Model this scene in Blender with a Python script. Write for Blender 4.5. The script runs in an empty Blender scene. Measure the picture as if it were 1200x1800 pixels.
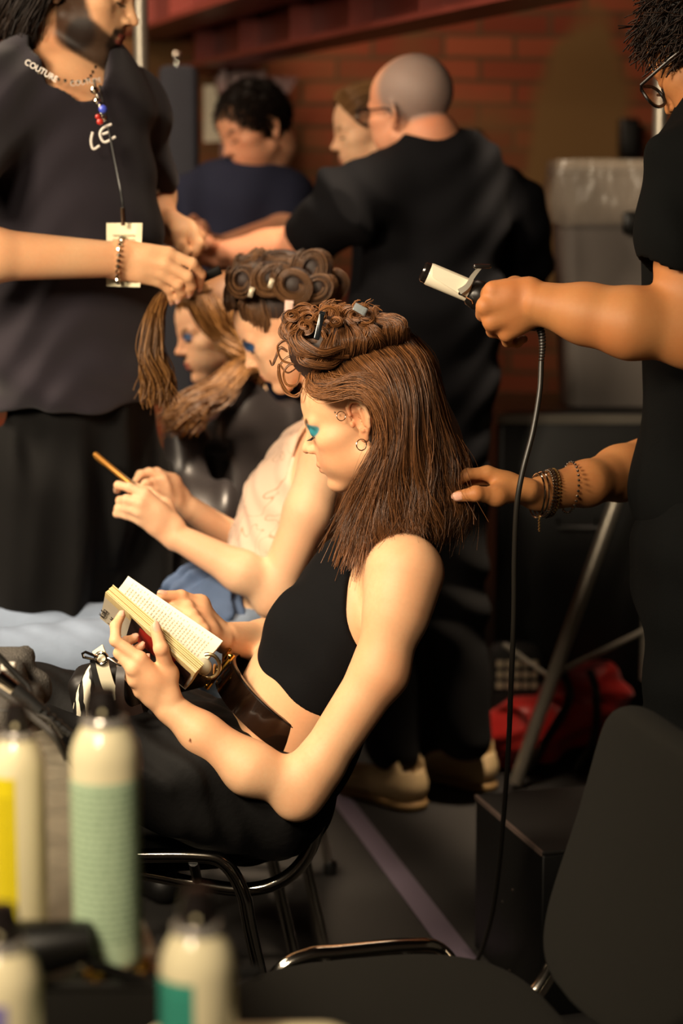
import bpy, math, random
import numpy as np
from mathutils import Vector, Matrix

rng = np.random.default_rng(7)
random.seed(7)
SC = bpy.context.scene
COL = SC.collection
CAMZ, PITCH, FPX = 1.45, math.radians(9.05), 3500.0
CP, SP = math.cos(PITCH), math.sin(PITCH)

def P(px, py, Y):
    """point of the room seen at (px, py) of the 1200x1800 frame, Y metres in front of the camera"""
    u, v = (px - 600) / FPX, (900 - py) / FPX
    t = Y / (CP + v * SP)
    return np.array([u * t, Y, CAMZ + t * (v * CP - SP)])

def V(*a):
    return np.array(a if len(a) > 1 else a[0], dtype=float)

def unit(v):
    v = np.asarray(v, float)
    return v / (np.linalg.norm(v) + 1e-12)

# ---------------------------------------------------------------- materials
def srgb(c):
    if isinstance(c, str):
        c = [int(c[i:i + 2], 16) / 255 for i in (0, 2, 4)]
    return [x / 12.92 if x <= .04045 else ((x + .055) / 1.055) ** 2.4 for x in c[:3]] + [1.0]

class NT:
    def __init__(self, name):
        self.m = bpy.data.materials.new(name)
        self.m.use_nodes = True
        self.t = self.m.node_tree
        self.b = self.t.nodes['Principled BSDF']
        self._co = None
    def n(self, typ, **kw):
        nd = self.t.nodes.new(typ)
        for k, v in kw.items():
            if k[0] == '_':
                nd.inputs[k[1:].replace('_', ' ')].default_value = v
            else:
                setattr(nd, k, v)
        return nd
    def l(self, a, b):
        self.t.links.new(a, b)
    def co(self, scale=(1, 1, 1)):
        tc = self.n('ShaderNodeTexCoord')
        mp = self.n('ShaderNodeMapping')
        mp.inputs['Scale'].default_value = scale
        self.l(tc.outputs['Object'], mp.inputs['Vector'])
        return mp.outputs[0]
    def noise(self, scale=10, detail=3, stretch=(1, 1, 1)):
        nd = self.n('ShaderNodeTexNoise')
        nd.inputs['Scale'].default_value = scale
        nd.inputs['Detail'].default_value = detail
        self.l(self.co(stretch), nd.inputs['Vector'])
        return nd.outputs['Fac']
    def mix(self, fac, a, b, mode='MIX'):
        nd = self.n('ShaderNodeMix', data_type='RGBA', blend_type=mode)
        for s, v in ((nd.inputs[0], fac), (nd.inputs[6], a), (nd.inputs[7], b)):
            if hasattr(v, 'node'):
                self.l(v, s)
            else:
                s.default_value = v
        return nd.outputs[2]
    def ramp(self, src, lo, hi, a=(0, 0, 0, 1), b=(1, 1, 1, 1)):
        nd = self.n('ShaderNodeValToRGB')
        nd.color_ramp.elements[0].position = lo
        nd.color_ramp.elements[1].position = hi
        nd.color_ramp.elements[0].color = a
        nd.color_ramp.elements[1].color = b
        self.l(src, nd.inputs[0])
        return nd.outputs[0]
    def bump(self, h, strength=.3, dist=.002):
        nd = self.n('ShaderNodeBump')
        nd.inputs['Strength'].default_value = strength
        nd.inputs['Distance'].default_value = dist
        self.l(h, nd.inputs['Height'])
        self.l(nd.outputs[0], self.b.inputs['Normal'])
    def set(self, **kw):
        for k, v in kw.items():
            s = self.b.inputs[k.replace('_', ' ')]
            if hasattr(v, 'node'):
                self.l(v, s)
            else:
                s.default_value = v
        return self

MATS = {}
def mat(name, color, rough=.6, metal=0, var=0, nscale=30, bump=0, bscale=60, bdist=.002, stretch=(1, 1, 1), spec=.5, sheen=0, coat=0):
    if name in MATS:
        return MATS[name]
    t = NT(name)
    c = srgb(color)
    if var:
        d = [x * (1 - var) for x in c[:3]] + [1]
        e = [min(1, x * (1 + var)) for x in c[:3]] + [1]
        t.set(Base_Color=t.mix(t.noise(nscale, 3, stretch), d, e))
    else:
        t.set(Base_Color=c)
    t.set(Roughness=rough, Metallic=metal, Specular_IOR_Level=spec, Coat_Weight=coat)
    if sheen:
        t.set(Sheen_Weight=sheen, Sheen_Roughness=.5)
    if bump:
        t.bump(t.noise(bscale, 3, stretch), bump, bdist)
    MATS[name] = t.m
    return t.m

def skin_mat(name, color, red=.10):
    if name in MATS:
        return MATS[name]
    t = NT(name)
    c = srgb(color)
    blush = [min(1, c[0] * 1.03), c[1] * .80, c[2] * .72, 1]
    base = t.mix(t.ramp(t.noise(9, 4), .35, .75), c, blush)
    base = t.mix(t.ramp(t.noise(160, 2), .3, .8, (0, 0, 0, 1), (.35, .35, .35, 1)), base, [c[0] * .9, c[1] * .8, c[2] * .75, 1])
    a = t.n('ShaderNodeAttribute', attribute_name='paint')
    t.set(Base_Color=t.mix(a.outputs['Alpha'], base, a.outputs['Color']),
          Roughness=.56, Specular_IOR_Level=.32, Subsurface_Weight=.22, Subsurface_Scale=.012)
    t.b.inputs['Subsurface Radius'].default_value = (1, .35, .2)
    t.bump(t.noise(420, 2), .12, .0008)
    MATS[name] = t.m
    return t.m

def hair_mat(name, dark, light, rough=.42, spec=.5):
    if name in MATS:
        return MATS[name]
    t = NT(name)
    a = t.n('ShaderNodeAttribute', attribute_name='tone')
    t.set(Base_Color=t.mix(a.outputs['Fac'], srgb(dark), srgb(light)), Roughness=rough, Specular_IOR_Level=spec)
    t.bump(t.noise(500, 2, (1, 1, .1)), .2, .001)
    MATS[name] = t.m
    return t.m

# ---------------------------------------------------------------- scene objects
def tag(o, label=None, cat=None, group=None, kind=None):
    if label: o['label'] = label
    if cat: o['category'] = cat
    if group: o['group'] = group
    if kind: o['kind'] = kind
    return o

def empty(name, loc, label=None, cat=None, group=None, rotz=0):
    o = bpy.data.objects.new(name, None)
    o.empty_display_size = .05
    COL.objects.link(o)
    o.location = [float(x) for x in loc]
    o.rotation_euler = (0, 0, rotz)
    return tag(o, label, cat, group)

def mesh_obj(name, verts, faces, material, parent=None, smooth=True, loops=None, attrs=None):
    """verts in world space (or the thing's own space when the parent is rotated); one mesh object"""
    me = bpy.data.meshes.new(name)
    if isinstance(verts, np.ndarray):
        v = verts.astype(np.float32)
        me.vertices.add(len(v))
        me.vertices.foreach_set('co', v.ravel())
        f = np.asarray(faces, dtype=np.int32)
        k = f.shape[1]
        me.loops.add(f.size)
        me.loops.foreach_set('vertex_index', f.ravel())
        me.polygons.add(len(f))
        me.polygons.foreach_set('loop_start', np.arange(0, f.size, k, dtype=np.int32))
        try:
            me.polygons.foreach_set('loop_total', np.full(len(f), k, dtype=np.int32))
        except Exception:
            pass
        me.update(calc_edges=True)
        me.validate()
    else:
        me.from_pydata([tuple(map(float, p)) for p in verts], [], faces)
        me.update()
    if smooth:
        me.polygons.foreach_set('use_smooth', np.ones(len(me.polygons), dtype=bool))
    for nm, (typ, arr) in (attrs or {}).items():
        at = me.attributes.new(nm, typ, 'POINT')
        at.data.foreach_set('color' if 'COLOR' in typ else 'value', arr.astype(np.float32).ravel())
    if not isinstance(material, (list, tuple)):
        material = [material]
    for m in material:
        me.materials.append(m)
    o = bpy.data.objects.new(name, me)
    COL.objects.link(o)
    if parent is not None:
        o.parent = parent
    return o

def under(parent, o, world=True):
    o.parent = parent
    return o

class MB:
    """collects shapes and links them as ONE mesh object"""
    def __init__(self):
        self.v, self.f, self.mi = [], [], []
        self.cur = 0
    def add(self, vs, fs):
        b = len(self.v)
        self.v += [tuple(map(float, p)) for p in vs]
        for f in fs:
            self.f.append([i + b for i in f])
            self.mi.append(self.cur)
        return self
    def box(self, c, half, R=None, bev=0.0):
        R = np.eye(3) if R is None else R
        c = V(c); hx, hy, hz = half
        if bev <= 0:
            pts = [c + R @ V(x * hx, y * hy, z * hz) for x in (-1, 1) for y in (-1, 1) for z in (-1, 1)]
            return self.add(pts, [[0, 1, 3, 2], [4, 6, 7, 5], [0, 4, 5, 1], [2, 3, 7, 6], [0, 2, 6, 4], [1, 5, 7, 3]])
        # rounded box: rings in z of rounded rectangles
        rings, n = [], 5
        zs = [(-hz, bev), (-hz + bev * .3, bev * .3), (-hz + bev, 0), (hz - bev, 0), (hz - bev * .3, bev * .3), (hz, bev)]
        loops = []
        for z, inset in zs:
            loop = []
            ax, ay = hx - inset, hy - inset
            r = max(min(bev, ax * .99, ay * .99), 1e-5)
            for qx, qy, a0 in ((1, 1, 0), (-1, 1, 90), (-1, -1, 180), (1, -1, 270)):
                for i in range(n):
                    a = math.radians(a0 + 90 * i / (n - 1))
                    loop.append(c + R @ V(qx * (ax - r) + r * math.cos(a), qy * (ay - r) + r * math.sin(a), z))
            loops.append(loop)
        return self.loft(loops, True)
    def loft(self, loops, caps=True):
        m = len(loops[0]); vs = [p for l in loops for p in l]; fs = []
        for j in range(len(loops) - 1):
            for i in range(m):
                k = (i + 1) % m
                fs.append([j * m + i, j * m + k, (j + 1) * m + k, (j + 1) * m + i])
        if caps:
            fs.append(list(range(m))[::-1]); fs.append([(len(loops) - 1) * m + i for i in range(m)])
        return self.add(vs, fs)
    def lathe(self, prof, base, axis=(0, 0, 1), n=32):
        z = unit(axis); x = unit(np.cross(z, (0.3, .9, .1) if abs(z[2]) > .9 else (0, 0, 1))); y = np.cross(z, x)
        base = V(base)
        return self.loft([[base + z * h + x * r * math.cos(2 * math.pi * i / n) + y * r * math.sin(2 * math.pi * i / n) for i in range(n)] for r, h in prof])
    def tube(self, pts, r, n=8, closed=False, flat=None):
        pts = [V(p) for p in pts]; m = len(pts)
        rr = r if hasattr(r, '__len__') else [r] * m
        loops = []; x = None
        for i in range(m):
            a = pts[(i - 1) % m] if closed or i else pts[i]
            b = pts[(i + 1) % m] if closed or i < m - 1 else pts[i]
            t = unit(b - a)
            if x is None:
                x = unit(np.cross(t, (0, 0, 1) if abs(t[2]) < .9 else (0, 1, 0)))
            x = unit(x - t * np.dot(x, t)); y = np.cross(t, x)
            loops.append([pts[i] + rr[i] * (x * math.cos(2 * math.pi * k / n) + y * math.sin(2 * math.pi * k / n)) for k in range(n)])
        if closed:
            loops.append(loops[0])
        return self.loft(loops, not closed)
    def build(self, name, material, parent=None, smooth=True, auto=35, local=None):
        vs = self.v
        if local is not None:
            vs = [tuple(V(p) - V(local)) for p in vs]
        o = mesh_obj(name, vs, self.f, material, parent, False)
        if smooth:
            me = o.data
            me.polygons.foreach_set('use_smooth', np.ones(len(me.polygons), dtype=bool))
            if auto:
                try: me.set_sharp_from_angle(angle=math.radians(auto))
                except Exception: pass
        if len(o.data.materials) > 1:
            o.data.polygons.foreach_set('material_index', self.mi)
        return o

def spline(pts, n):
    """Catmull-Rom through pts, n samples"""
    p = np.asarray(pts, float)
    p = np.vstack([2 * p[0] - p[1], p, 2 * p[-1] - p[-2]])
    m = len(p) - 3
    t = np.linspace(0, m, n); i = np.minimum(t.astype(int), m - 1); u = (t - i)[:, None]
    a, b, c, d = p[i], p[i + 1], p[i + 2], p[i + 3]
    return .5 * ((2 * b) + (-a + c) * u + (2 * a - 5 * b + 4 * c - d) * u ** 2 + (-a + 3 * b - 3 * c + d) * u ** 3)

# ---------------------------------------------------------------- distance-field modelling
def seg(a, ra, b, rb, n=None, s=1.0):
    """tapered capsule; n, s: squeezed to s along direction n"""
    a, b = V(a), V(b)
    if n is not None: n = unit(n)
    def sq(q0, q1, q2):
        return q0, q1, q2
    ab = b - a
    if n is not None:
        ab = ab + n * (np.dot(ab, n) * (1 / s - 1))
    L = max(np.dot(ab, ab), 1e-12)
    def fn(X, Y, Z):
        x, y, z = X - a[0], Y - a[1], Z - a[2]
        if n is not None:
            q = (x * n[0] + y * n[1] + z * n[2]) * (1 / s - 1)
            x, y, z = x + n[0] * q, y + n[1] * q, z + n[2] * q
        t = np.clip((x * ab[0] + y * ab[1] + z * ab[2]) / L, 0, 1)
        x, y, z = x - t * ab[0], y - t * ab[1], z - t * ab[2]
        d = np.sqrt(x * x + y * y + z * z) - (ra + (rb - ra) * t)
        return d * min(1.0, s) if n is not None else d
    m = max(ra, rb) * max(1, s)
    return fn, np.minimum(a, b) - m, np.maximum(a, b) + m

def ell(c, r, R=None):
    c, r = V(c), V(r)
    R = np.eye(3) if R is None else R
    def fn(X, Y, Z):
        x, y, z = X - c[0], Y - c[1], Z - c[2]
        q = [(x * R[0, i] + y * R[1, i] + z * R[2, i]) for i in range(3)]
        k0 = np.sqrt(sum((q[i] / r[i]) ** 2 for i in range(3)))
        k1 = np.sqrt(sum((q[i] / r[i] ** 2) ** 2 for i in range(3))) + 1e-9
        return k0 * (k0 - 1) / k1
    e = np.sqrt(((R * r) ** 2).sum(1))
    return fn, c - e, c + e

def half(p, n):
    p, n = V(p), unit(n)
    return (lambda X, Y, Z: (X - p[0]) * n[0] + (Y - p[1]) * n[1] + (Z - p[2]) * n[2]), V(-99, -99, -99), V(99, 99, 99)

def rbox(c, h, R=None, r=.0):
    c, h = V(c), V(h)
    R = np.eye(3) if R is None else R
    def fn(X, Y, Z):
        x, y, z = X - c[0], Y - c[1], Z - c[2]
        q = [np.abs(x * R[0, i] + y * R[1, i] + z * R[2, i]) - (h[i] - r) for i in range(3)]
        out = np.sqrt(sum(np.maximum(a, 0) ** 2 for a in q))
        return out + np.minimum(np.maximum(q[0], np.maximum(q[1], q[2])), 0) - r
    e = np.abs(R) @ h
    return fn, c - e, c + e

def smin(a, b, k):
    if k <= 0: return np.minimum(a, b)
    h = np.maximum(k - np.abs(a - b), 0) / k
    return np.minimum(a, b) - h * h * k * .25

def axis_pts(lo, hi, h, fine):
    """grid coordinates, spacing h, or finer inside the (lo, hi, h) ranges of fine"""
    out = [lo]
    while out[-1] < hi:
        st = h
        for a, b, hh in fine:
            if a - 1e-9 <= out[-1] <= b: st = min(st, hh)
        out.append(out[-1] + st)
    return np.array(out, dtype=np.float32)

class Field:
    def __init__(self, h=.004, fine=((), (), ())):
        self.ops, self.paints, self.h, self.fine = [], [], h, fine
        self.warp = None
    def add(self, prim, k=.01): self.ops.append(('+', prim, k)); return self
    def sub(self, prim, k=.004): self.ops.append(('-', prim, k)); return self
    def cut(self, prim, k=.002): self.ops.append(('&', prim, k)); return self
    def segs(self, pts, rs, k=.01, n=None, s=1.0):
        for i in range(len(pts) - 1):
            self.add(seg(pts[i], rs[i], pts[i + 1], rs[i + 1], n, s), k)
        return self
    def paint(self, prim, color, soft=.004, a=1.0, off=0.0):
        self.paints.append((prim, srgb(color), soft, a, off)); return self
    def mesh(self, name, material, parent=None, lo=None, hi=None):
        adds = [p for o, p, k in self.ops if o == '+']
        L = np.min([p[1] for p in adds], 0) - .015; H = np.max([p[2] for p in adds], 0) + .015
        if lo is not None: L = np.maximum(L, lo)
        if hi is not None: H = np.minimum(H, hi)
        ax = [axis_pts(L[i], H[i], self.h, self.fine[i]) for i in range(3)]
        f = np.full([len(a) for a in ax], .05, dtype=np.float32)
        for op, (fn, l, h), k in self.ops:
            m = k + 2.5 * self.h + .006
            sl = []
            for i in range(3):
                a, b = np.searchsorted(ax[i], [l[i] - m, h[i] + m])
                sl.append(slice(max(a - 1, 0), min(b + 1, len(ax[i]))))
            sl = tuple(sl)
            if min(s.stop - s.start for s in sl) <= 0: continue
            g = [ax[i][sl[i]] for i in range(3)]
            d = fn(g[0][:, None, None], g[1][None, :, None], g[2][None, None, :])
            w = f[sl]
            if op == '+': f[sl] = smin(w, d, k)
            elif op == '-': f[sl] = -smin(-w, d, k)
            else: f[sl] = -smin(-w, -d, k)
        if self.warp is not None:
            near = np.abs(f) < .03
            I = np.nonzero(near)
            f[I] += self.warp(ax[0][I[0]], ax[1][I[1]], ax[2][I[2]]).astype(np.float32)
        f[0], f[-1], f[:, 0], f[:, -1], f[:, :, 0], f[:, :, -1] = .05, .05, .05, .05, .05, .05
        v, q = surface(f, ax)
        attrs = {}
        C = np.zeros((len(v), 4), dtype=np.float32)
        for (fn, l, h), col, soft, a, off in self.paints:
            d = fn(v[:, 0], v[:, 1], v[:, 2]) - off
            w = np.clip(1 - d / soft, 0, 1) * a
            w = w * w * (3 - 2 * w) if a == 1 else w
            keep = C[:, 3] * (1 - w)
            A = keep + w
            C[:, :3] = (C[:, :3] * keep[:, None] + np.array(col[:3])[None] * w[:, None]) / np.maximum(A, 1e-6)[:, None]
            C[:, 3] = A
        attrs['paint'] = ('FLOAT_COLOR', C)
        return mesh_obj(name, v, q, material, parent, True, attrs=attrs)

def surface(f, ax):
    """surface nets on a rectilinear grid"""
    s = f < 0
    c = s[:-1, :-1, :-1].astype(np.int8)
    for dx in (0, 1):
        for dy in (0, 1):
            for dz in (0, 1):
                if dx or dy or dz:
                    c += s[dx:s.shape[0] - 1 + dx, dy:s.shape[1] - 1 + dy, dz:s.shape[2] - 1 + dz]
    act = np.flatnonzero(((c > 0) & (c < 8)).ravel())
    cs = c.shape
    i, j, k = np.unravel_index(act, cs)
    cor = {}
    for d in [(a, b, e) for a in (0, 1) for b in (0, 1) for e in (0, 1)]:
        cor[d] = f[i + d[0], j + d[1], k + d[2]]
    acc = np.zeros((len(act), 3)); cnt = np.zeros(len(act))
    for d in cor:
        for a in range(3):
            if d[a] == 0:
                e = list(d); e[a] = 1; e = tuple(e)
                A, B = cor[d], cor[e]
                cr = (A < 0) != (B < 0)
                t = np.where(cr, A / np.where(cr, A - B, 1), 0)
                p = np.tile(np.array(d, float), (len(act), 1)); p[:, a] = t
                acc += p * cr[:, None]; cnt += cr
    loc = acc / cnt[:, None]
    v = np.empty((len(act), 3))
    for a, idx in enumerate((i, j, k)):
        v[:, a] = ax[a][idx] + loc[:, a] * (ax[a][idx + 1] - ax[a][idx])
    quads = []
    for a in range(3):
        sl0 = [slice(None)] * 3; sl1 = [slice(None)] * 3
        sl0[a] = slice(0, -1); sl1[a] = slice(1, None)
        A, B = s[tuple(sl0)], s[tuple(sl1)]
        e = np.nonzero(A != B)
        inside = A[e]
        b, g = (a + 1) % 3, (a + 2) % 3
        E = [np.array(x) for x in e]
        ok = (E[b] > 0) & (E[g] > 0) & (E[b] < cs[b]) & (E[g] < cs[g])
        E = [x[ok] for x in E]; inside = inside[ok]
        q = []
        for ob, og in ((-1, -1), (0, -1), (0, 0), (-1, 0)):
            F = [x.copy() for x in E]; F[b] += ob; F[g] += og
            q.append(np.searchsorted(act, np.ravel_multi_index(F, cs)))
        q = np.stack(q, 1)
        q[~inside] = q[~inside][:, ::-1]
        quads.append(q)
    return v, np.vstack(quads)

# ---------------------------------------------------------------- strands
def strands(paths, radii, tone, sides=3):
    """paths: (N, M, 3); radii: (N,) or (N, M); -> verts, quads, tone per vertex"""
    N, M, _ = paths.shape
    t = np.gradient(paths, axis=1); t /= np.linalg.norm(t, axis=2, keepdims=True) + 1e-9
    ref = np.broadcast_to(np.array([.18, 1., .12]), t.shape)
    x = np.cross(t, ref); x /= np.linalg.norm(x, axis=2, keepdims=True) + 1e-9
    y = np.cross(t, x)
    radii = np.broadcast_to(radii[:, None] if radii.ndim == 1 else radii, (N, M))[..., None]
    V_ = np.stack([paths + radii * (x * math.cos(2 * math.pi * k / sides) + y * math.sin(2 * math.pi * k / sides)) for k in range(sides)], 2)
    idx = np.arange(N * M * sides).reshape(N, M, sides)
    a = idx[:, :-1]; b = idx[:, 1:]
    q = np.stack([a, np.roll(a, -1, 2), np.roll(b, -1, 2), b], -1).reshape(-1, 4)
    tn = np.broadcast_to(tone[:, None, None], (N, M, sides)).reshape(-1)
    return V_.reshape(-1, 3), q, tn

def hair_obj(name, groups, material, parent, base=None):
    """groups: list of (paths, radii, tone); base: optional Field for the dense hair under the strands"""
    vs, qs, ts, off = [], [], [], 0
    for p, r, t in groups:
        v, q, tn = strands(p, r, t)
        vs.append(v); qs.append(q + off); ts.append(tn); off += len(v)
    return mesh_obj(name, np.vstack(vs), np.vstack(qs), material, parent, True, attrs={'tone': ('FLOAT', np.concatenate(ts))})

def sheet(guides, n, M=24, spread=.004, wave=.0, freq=3, clump=0, jitter_end=.0, side=None):
    """n strands between neighbouring guides (each a list of points of equal count); noise grows to the tips"""
    G = np.stack([spline(g, M) for g in guides])            # K, M, 3
    u = rng.random(n) * (len(G) - 1)
    if clump:
        cc = np.round(u * clump) / clump
        u0 = u
    i = np.minimum(u.astype(int), len(G) - 2); f = (u - i)[:, None, None]
    p = G[i] * (1 - f) + G[i + 1] * f
    s = np.linspace(0, 1, M)[None, :, None]
    if clump:
        i2 = np.clip(np.minimum(cc.astype(int), len(G) - 2), 0, None); f2 = (cc - i2)[:, None, None]
        pc = G[i2] * (1 - f2) + G[i2 + 1] * f2
        # clumps wander a little as one
        key = (cc * clump).astype(int)
        off = rng.normal(0, 1, (key.max() + 2, 1, 3))[key] * .006
        ph = rng.random((key.max() + 2, 1, 1))[key] * 6.28
        p = p * (1 - .75 * s ** .7) + pc * (.75 * s ** .7) + off * s
        p = p + np.concatenate([np.sin(s * freq * 6.28 + ph), np.cos(s * freq * 5.1 + ph), 0 * s + 0 * ph], 2) * wave * s
    j = rng.normal(0, 1, (n, 1, 3))
    j2 = rng.normal(0, 1, (n, 1, 3)); ph = rng.random((n, 1, 1)) * 6.28
    p = p + j * spread * (.35 + .65 * s) + j2 * spread * .5 * np.sin(s * 7 + ph) + rng.normal(0, 1, (n, 1, 3)) * jitter_end * s ** 2
    return p
# ---------------------------------------------------------------- heads, hands
def frame(fwd, up):
    f = unit(fwd); u = V(up); u = unit(u - f * np.dot(u, f)); r = np.cross(f, u)
    return np.stack([r, f, u], 1)          # columns: right, forward, up

class Head:
    def __init__(self, F, ear_mid, fwd, up, s=1.0):
        self.F, self.o, self.R, self.s = F, V(ear_mid), frame(fwd, up), s
        self.ear_off = V(0, 0, 0); self.ear_out = 0.0; self.ear_s = 1.0
    def p(self, x, y, z): return self.o + self.R @ (V(x, y, z) * self.s)
    def e(self, c, r, rot=None):
        R = self.R if rot is None else self.R @ rot
        return ell(self.p(*c), V(r) * self.s, R)
    def g(self, a, ra, b, rb, n=None, sq=1.0):
        return seg(self.p(*a), ra * self.s, self.p(*b), rb * self.s, None if n is None else self.R @ V(n), sq)
    def build(self, nose=1.0, jaw=1.0, ears=True, lids=True, lips='8a4a3a', shadow=None, brow='2a1a10', lash='120c0a', lipfull=1.0, eye_open=0.0, detail=True):
        F, e, g = self.F, self.e, self.g
        A = F.add
        A(e((0, -.014, .050), (.0735, .092, .080)), .0)
        A(e((0, .028, .046), (.060, .062, .062)), .02)
        A(e((0, .036, -.012), (.0555, .054, .070)), .02)
        for sx in (-1, 1):
            A(g((sx * .048, .004, -.040), .017 * jaw, (sx * .014, .066, -.077), .014 * jaw), .022)
            A(e((sx * .046, .046, -.002), (.021, .030, .020)), .015)
            A(e((sx * .034, .044, -.034), (.024, .034, .030)), .018)
        A(e((0, .062, -.040), (.034, .0325, .032)), .016)
        A(e((0, .076, -.077), (.019, .0165, .014 * jaw)), .012)
        for sx in (-1, 1):
            A(g((sx * .008, .083, .030), .0065, (sx * .044, .069, .032), .008), .012)
            F.sub(e((sx * .030, .095, .016), (.0155, .016, .0105)), .011)
            
        A(g((0, .0825, .022), .0068, (0, .1005 + .002 * nose, -.005), .0072), .012)
        A(e((0, .1030 + .002 * nose, -.0095), (.0082, .0085, .0076)), .006)
        for sx in (-1, 1):
            A(e((sx * .0105, .0945, -.0135), (.006, .0090, .0060)), .005)
        F.sub(e((0, .098, -.0265), (.0035, .006, .008)), .005)
        for sx in (-1, 1):
            F.sub(e((sx * .0055, .0985, -.0185), (.0028, .005, .003)), .002)
        # lips
        A(e((0, .0905, -.0385), (.0215, .0080, .0050 * lipfull)), .005)
        A(e((0, .0890, -.0490), (.019, .0080, .0062 * lipfull)), .005)
        F.sub(e((0, .0985, -.0438), (.022, .0048, .0008)), .0018)
        F.sub(e((0, .0955, -.0615), (.018, .006, .0045)), .008)
        if lids:
            for sx in (-1, 1):
                A(e((sx * .030, .0725, .0165), (.0145, .0125, .0118)), .003)
                if eye_open:
                    F.sub(e((sx * .030, .0865, .0140), (.0115, .006, .0022 + .002 * eye_open)), .0015)
                F.sub(e((sx * .030, .0862, .0070), (.0135, .003, .0009)), .0015)
        if ears:
            for sx in (-1, 1): self.ear(sx, detail)
        # paint
        F.paint(e((0, .0925, -.0393), (.0190, .011, .0040)), lips, .0025, .85)
        F.paint(e((0, .0905, -.0486), (.0170, .011, .0046)), lips, .0025, .85)
        for sx in (-1, 1):
            if shadow:
                F.paint(e((sx * .031, .084, .0195), (.0165, .014, .0075)), shadow, .005)
            F.paint(e((sx * .0305, .0845, .0085), (.0160, .007, .0016)), lash, .0016)
            F.paint(g((sx * .012, .088, .0315), .0022, (sx * .034, .083, .0365), .0028), brow, .003, .8)
            F.paint(g((sx * .034, .083, .0365), .0028, (sx * .048, .070, .0325), .0014), brow, .003, .8)
    def ear(self, sx, detail=True):
        F = self.F
        c = V(sx * (.0715 + self.ear_out), -.006, .004) + self.ear_off
        # ear plane axes: out from head tilted back
        ya = unit(V(sx * .30, -.95, 0)); za = unit(V(sx * .12, -.16, 1)); na = np.cross(ya, za) * 1.0
        za = np.cross(na, ya)
        R = np.stack([na, ya, za], 1)
        L = lambda a, b, n=0: c + (ya * a + za * b + na * n) * self.ear_s
        o = 1 if np.dot(na, V(sx, 0, 0)) > 0 else -1
        F.add(self.e(tuple(L(.008, .004)), (.0045, .0155, .026), R), .005)
        F.add(self.e(tuple(L(.002, -.024)), (.0050, .0085, .0105), R), .006)
        F.sub(self.e(tuple(L(.004, .000, o * .006)), (.0085, .0095, .0165), R), .002)
        if detail:
            rim = [L(-.004, .012, o * .005), L(-.003, .024, o * .0055), L(.006, .0315, o * .0055), L(.017, .028, o * .0055), L(.0225, .016, o * .005), L(.0225, .002, o * .0045), L(.017, -.011, o * .003), L(.009, -.021, 0)]
            for a, b in zip(rim[:-1], rim[1:]):
                F.add(self.g(tuple(a), .0034, tuple(b), .0034), .0015)
            F.add(self.g(tuple(L(.013, .018, o * .004)), .0026, tuple(L(.013, -.008, o * .004)), .0028), .002)
            F.add(self.g(tuple(L(.013, .017, o * .003)), .0024, tuple(L(.005, .023, o * .002)), .002), .002)
            F.add(self.e(tuple(L(-.0065, -.002, o * .004)), (.0035, .004, .006), R), .002)
            F.add(self.e(tuple(L(.006, -.014, o * .004)), (.003, .005, .004), R), .002)

def finger(F, pts, rs, k0=.007, k=.0025, nail=None):
    """knuckle, two joints, tip; bumps at the joints"""
    for i in range(len(pts) - 1):
        F.add(seg(pts[i], rs[i], pts[i + 1], rs[i + 1]), k0 if i == 0 else k)
    for i in range(1, len(pts) - 1):
        F.add(ell(pts[i], V(1, 1, 1) * rs[i] * 1.07), .003)
    if nail is not None:
        a, b = V(pts[-2]), V(pts[-1]); t = unit(b - a); n = unit(V(nail) - t * np.dot(nail, t)); x = np.cross(t, n)
        R = np.stack([x, t, n], 1)
        c = b + n * rs[-1] * .72 + t * rs[-1] * .1
        pr = ell(c, (rs[-1] * .78, rs[-1] * 1.15, rs[-1] * .38), R)
        F.add(pr, .0008)
        F.paint(pr, 'd8a894', .0008, .8)

def hand(F, wrist, rw, knuckles, fingers, thumb, rs=1.0, palm_r=.0125, wn=None, nails=None, wsq=.8):
    """wrist: point; knuckles: 4 points index..little; fingers: 4 lists of the following joints; thumb: base joint, knuckle, tip"""
    W = V(wrist)
    K = [V(k) for k in knuckles]
    across = unit(K[3] - K[0])
    mid = (K[1] + K[2]) / 2
    n = unit(np.cross(mid - W, across))
    for i, k in enumerate(K):
        w = W + across * (-.016 + i * .0107) * rs
        F.add(seg(w, palm_r * 1.0 * rs, k, (.0105 - .0006 * i) * rs), .010)
    F.add(seg(W * .55 + K[0] * .45, palm_r * .9 * rs, W * .45 + K[3] * .55, palm_r * .85 * rs), .012)
    T = [V(t) for t in thumb]
    w0 = W + across * -.014 * rs
    F.add(seg(w0, .0125 * rs, T[0], .0125 * rs), .012)
    F.add(seg(W * .4 + K[0] * .6, .010 * rs, T[0], .0105 * rs), .014)
    finger(F, T, [.0118 * rs, .0100 * rs, .0078 * rs][:len(T)], .008, .003, nails)
    base = [(.0092, .0080, .0074, .0062), (.0095, .0082, .0075, .0063), (.0091, .0079, .0072, .0060), (.0080, .0069, .0063, .0054)]
    for k, f, b in zip(K, fingers, base):
        finger(F, [k] + [V(x) for x in f], [x * rs for x in b[:len(f) + 1]], .005, .0015, nails)
# ---------------------------------------------------------------- camera, light, room
def PF(px, py, z=0.0):
    """point at height z seen at (px, py)"""
    v = (900 - py) / FPX
    return P(px, py, (z - CAMZ) / ((v * CP - SP) / (CP + v * SP)))

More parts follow.
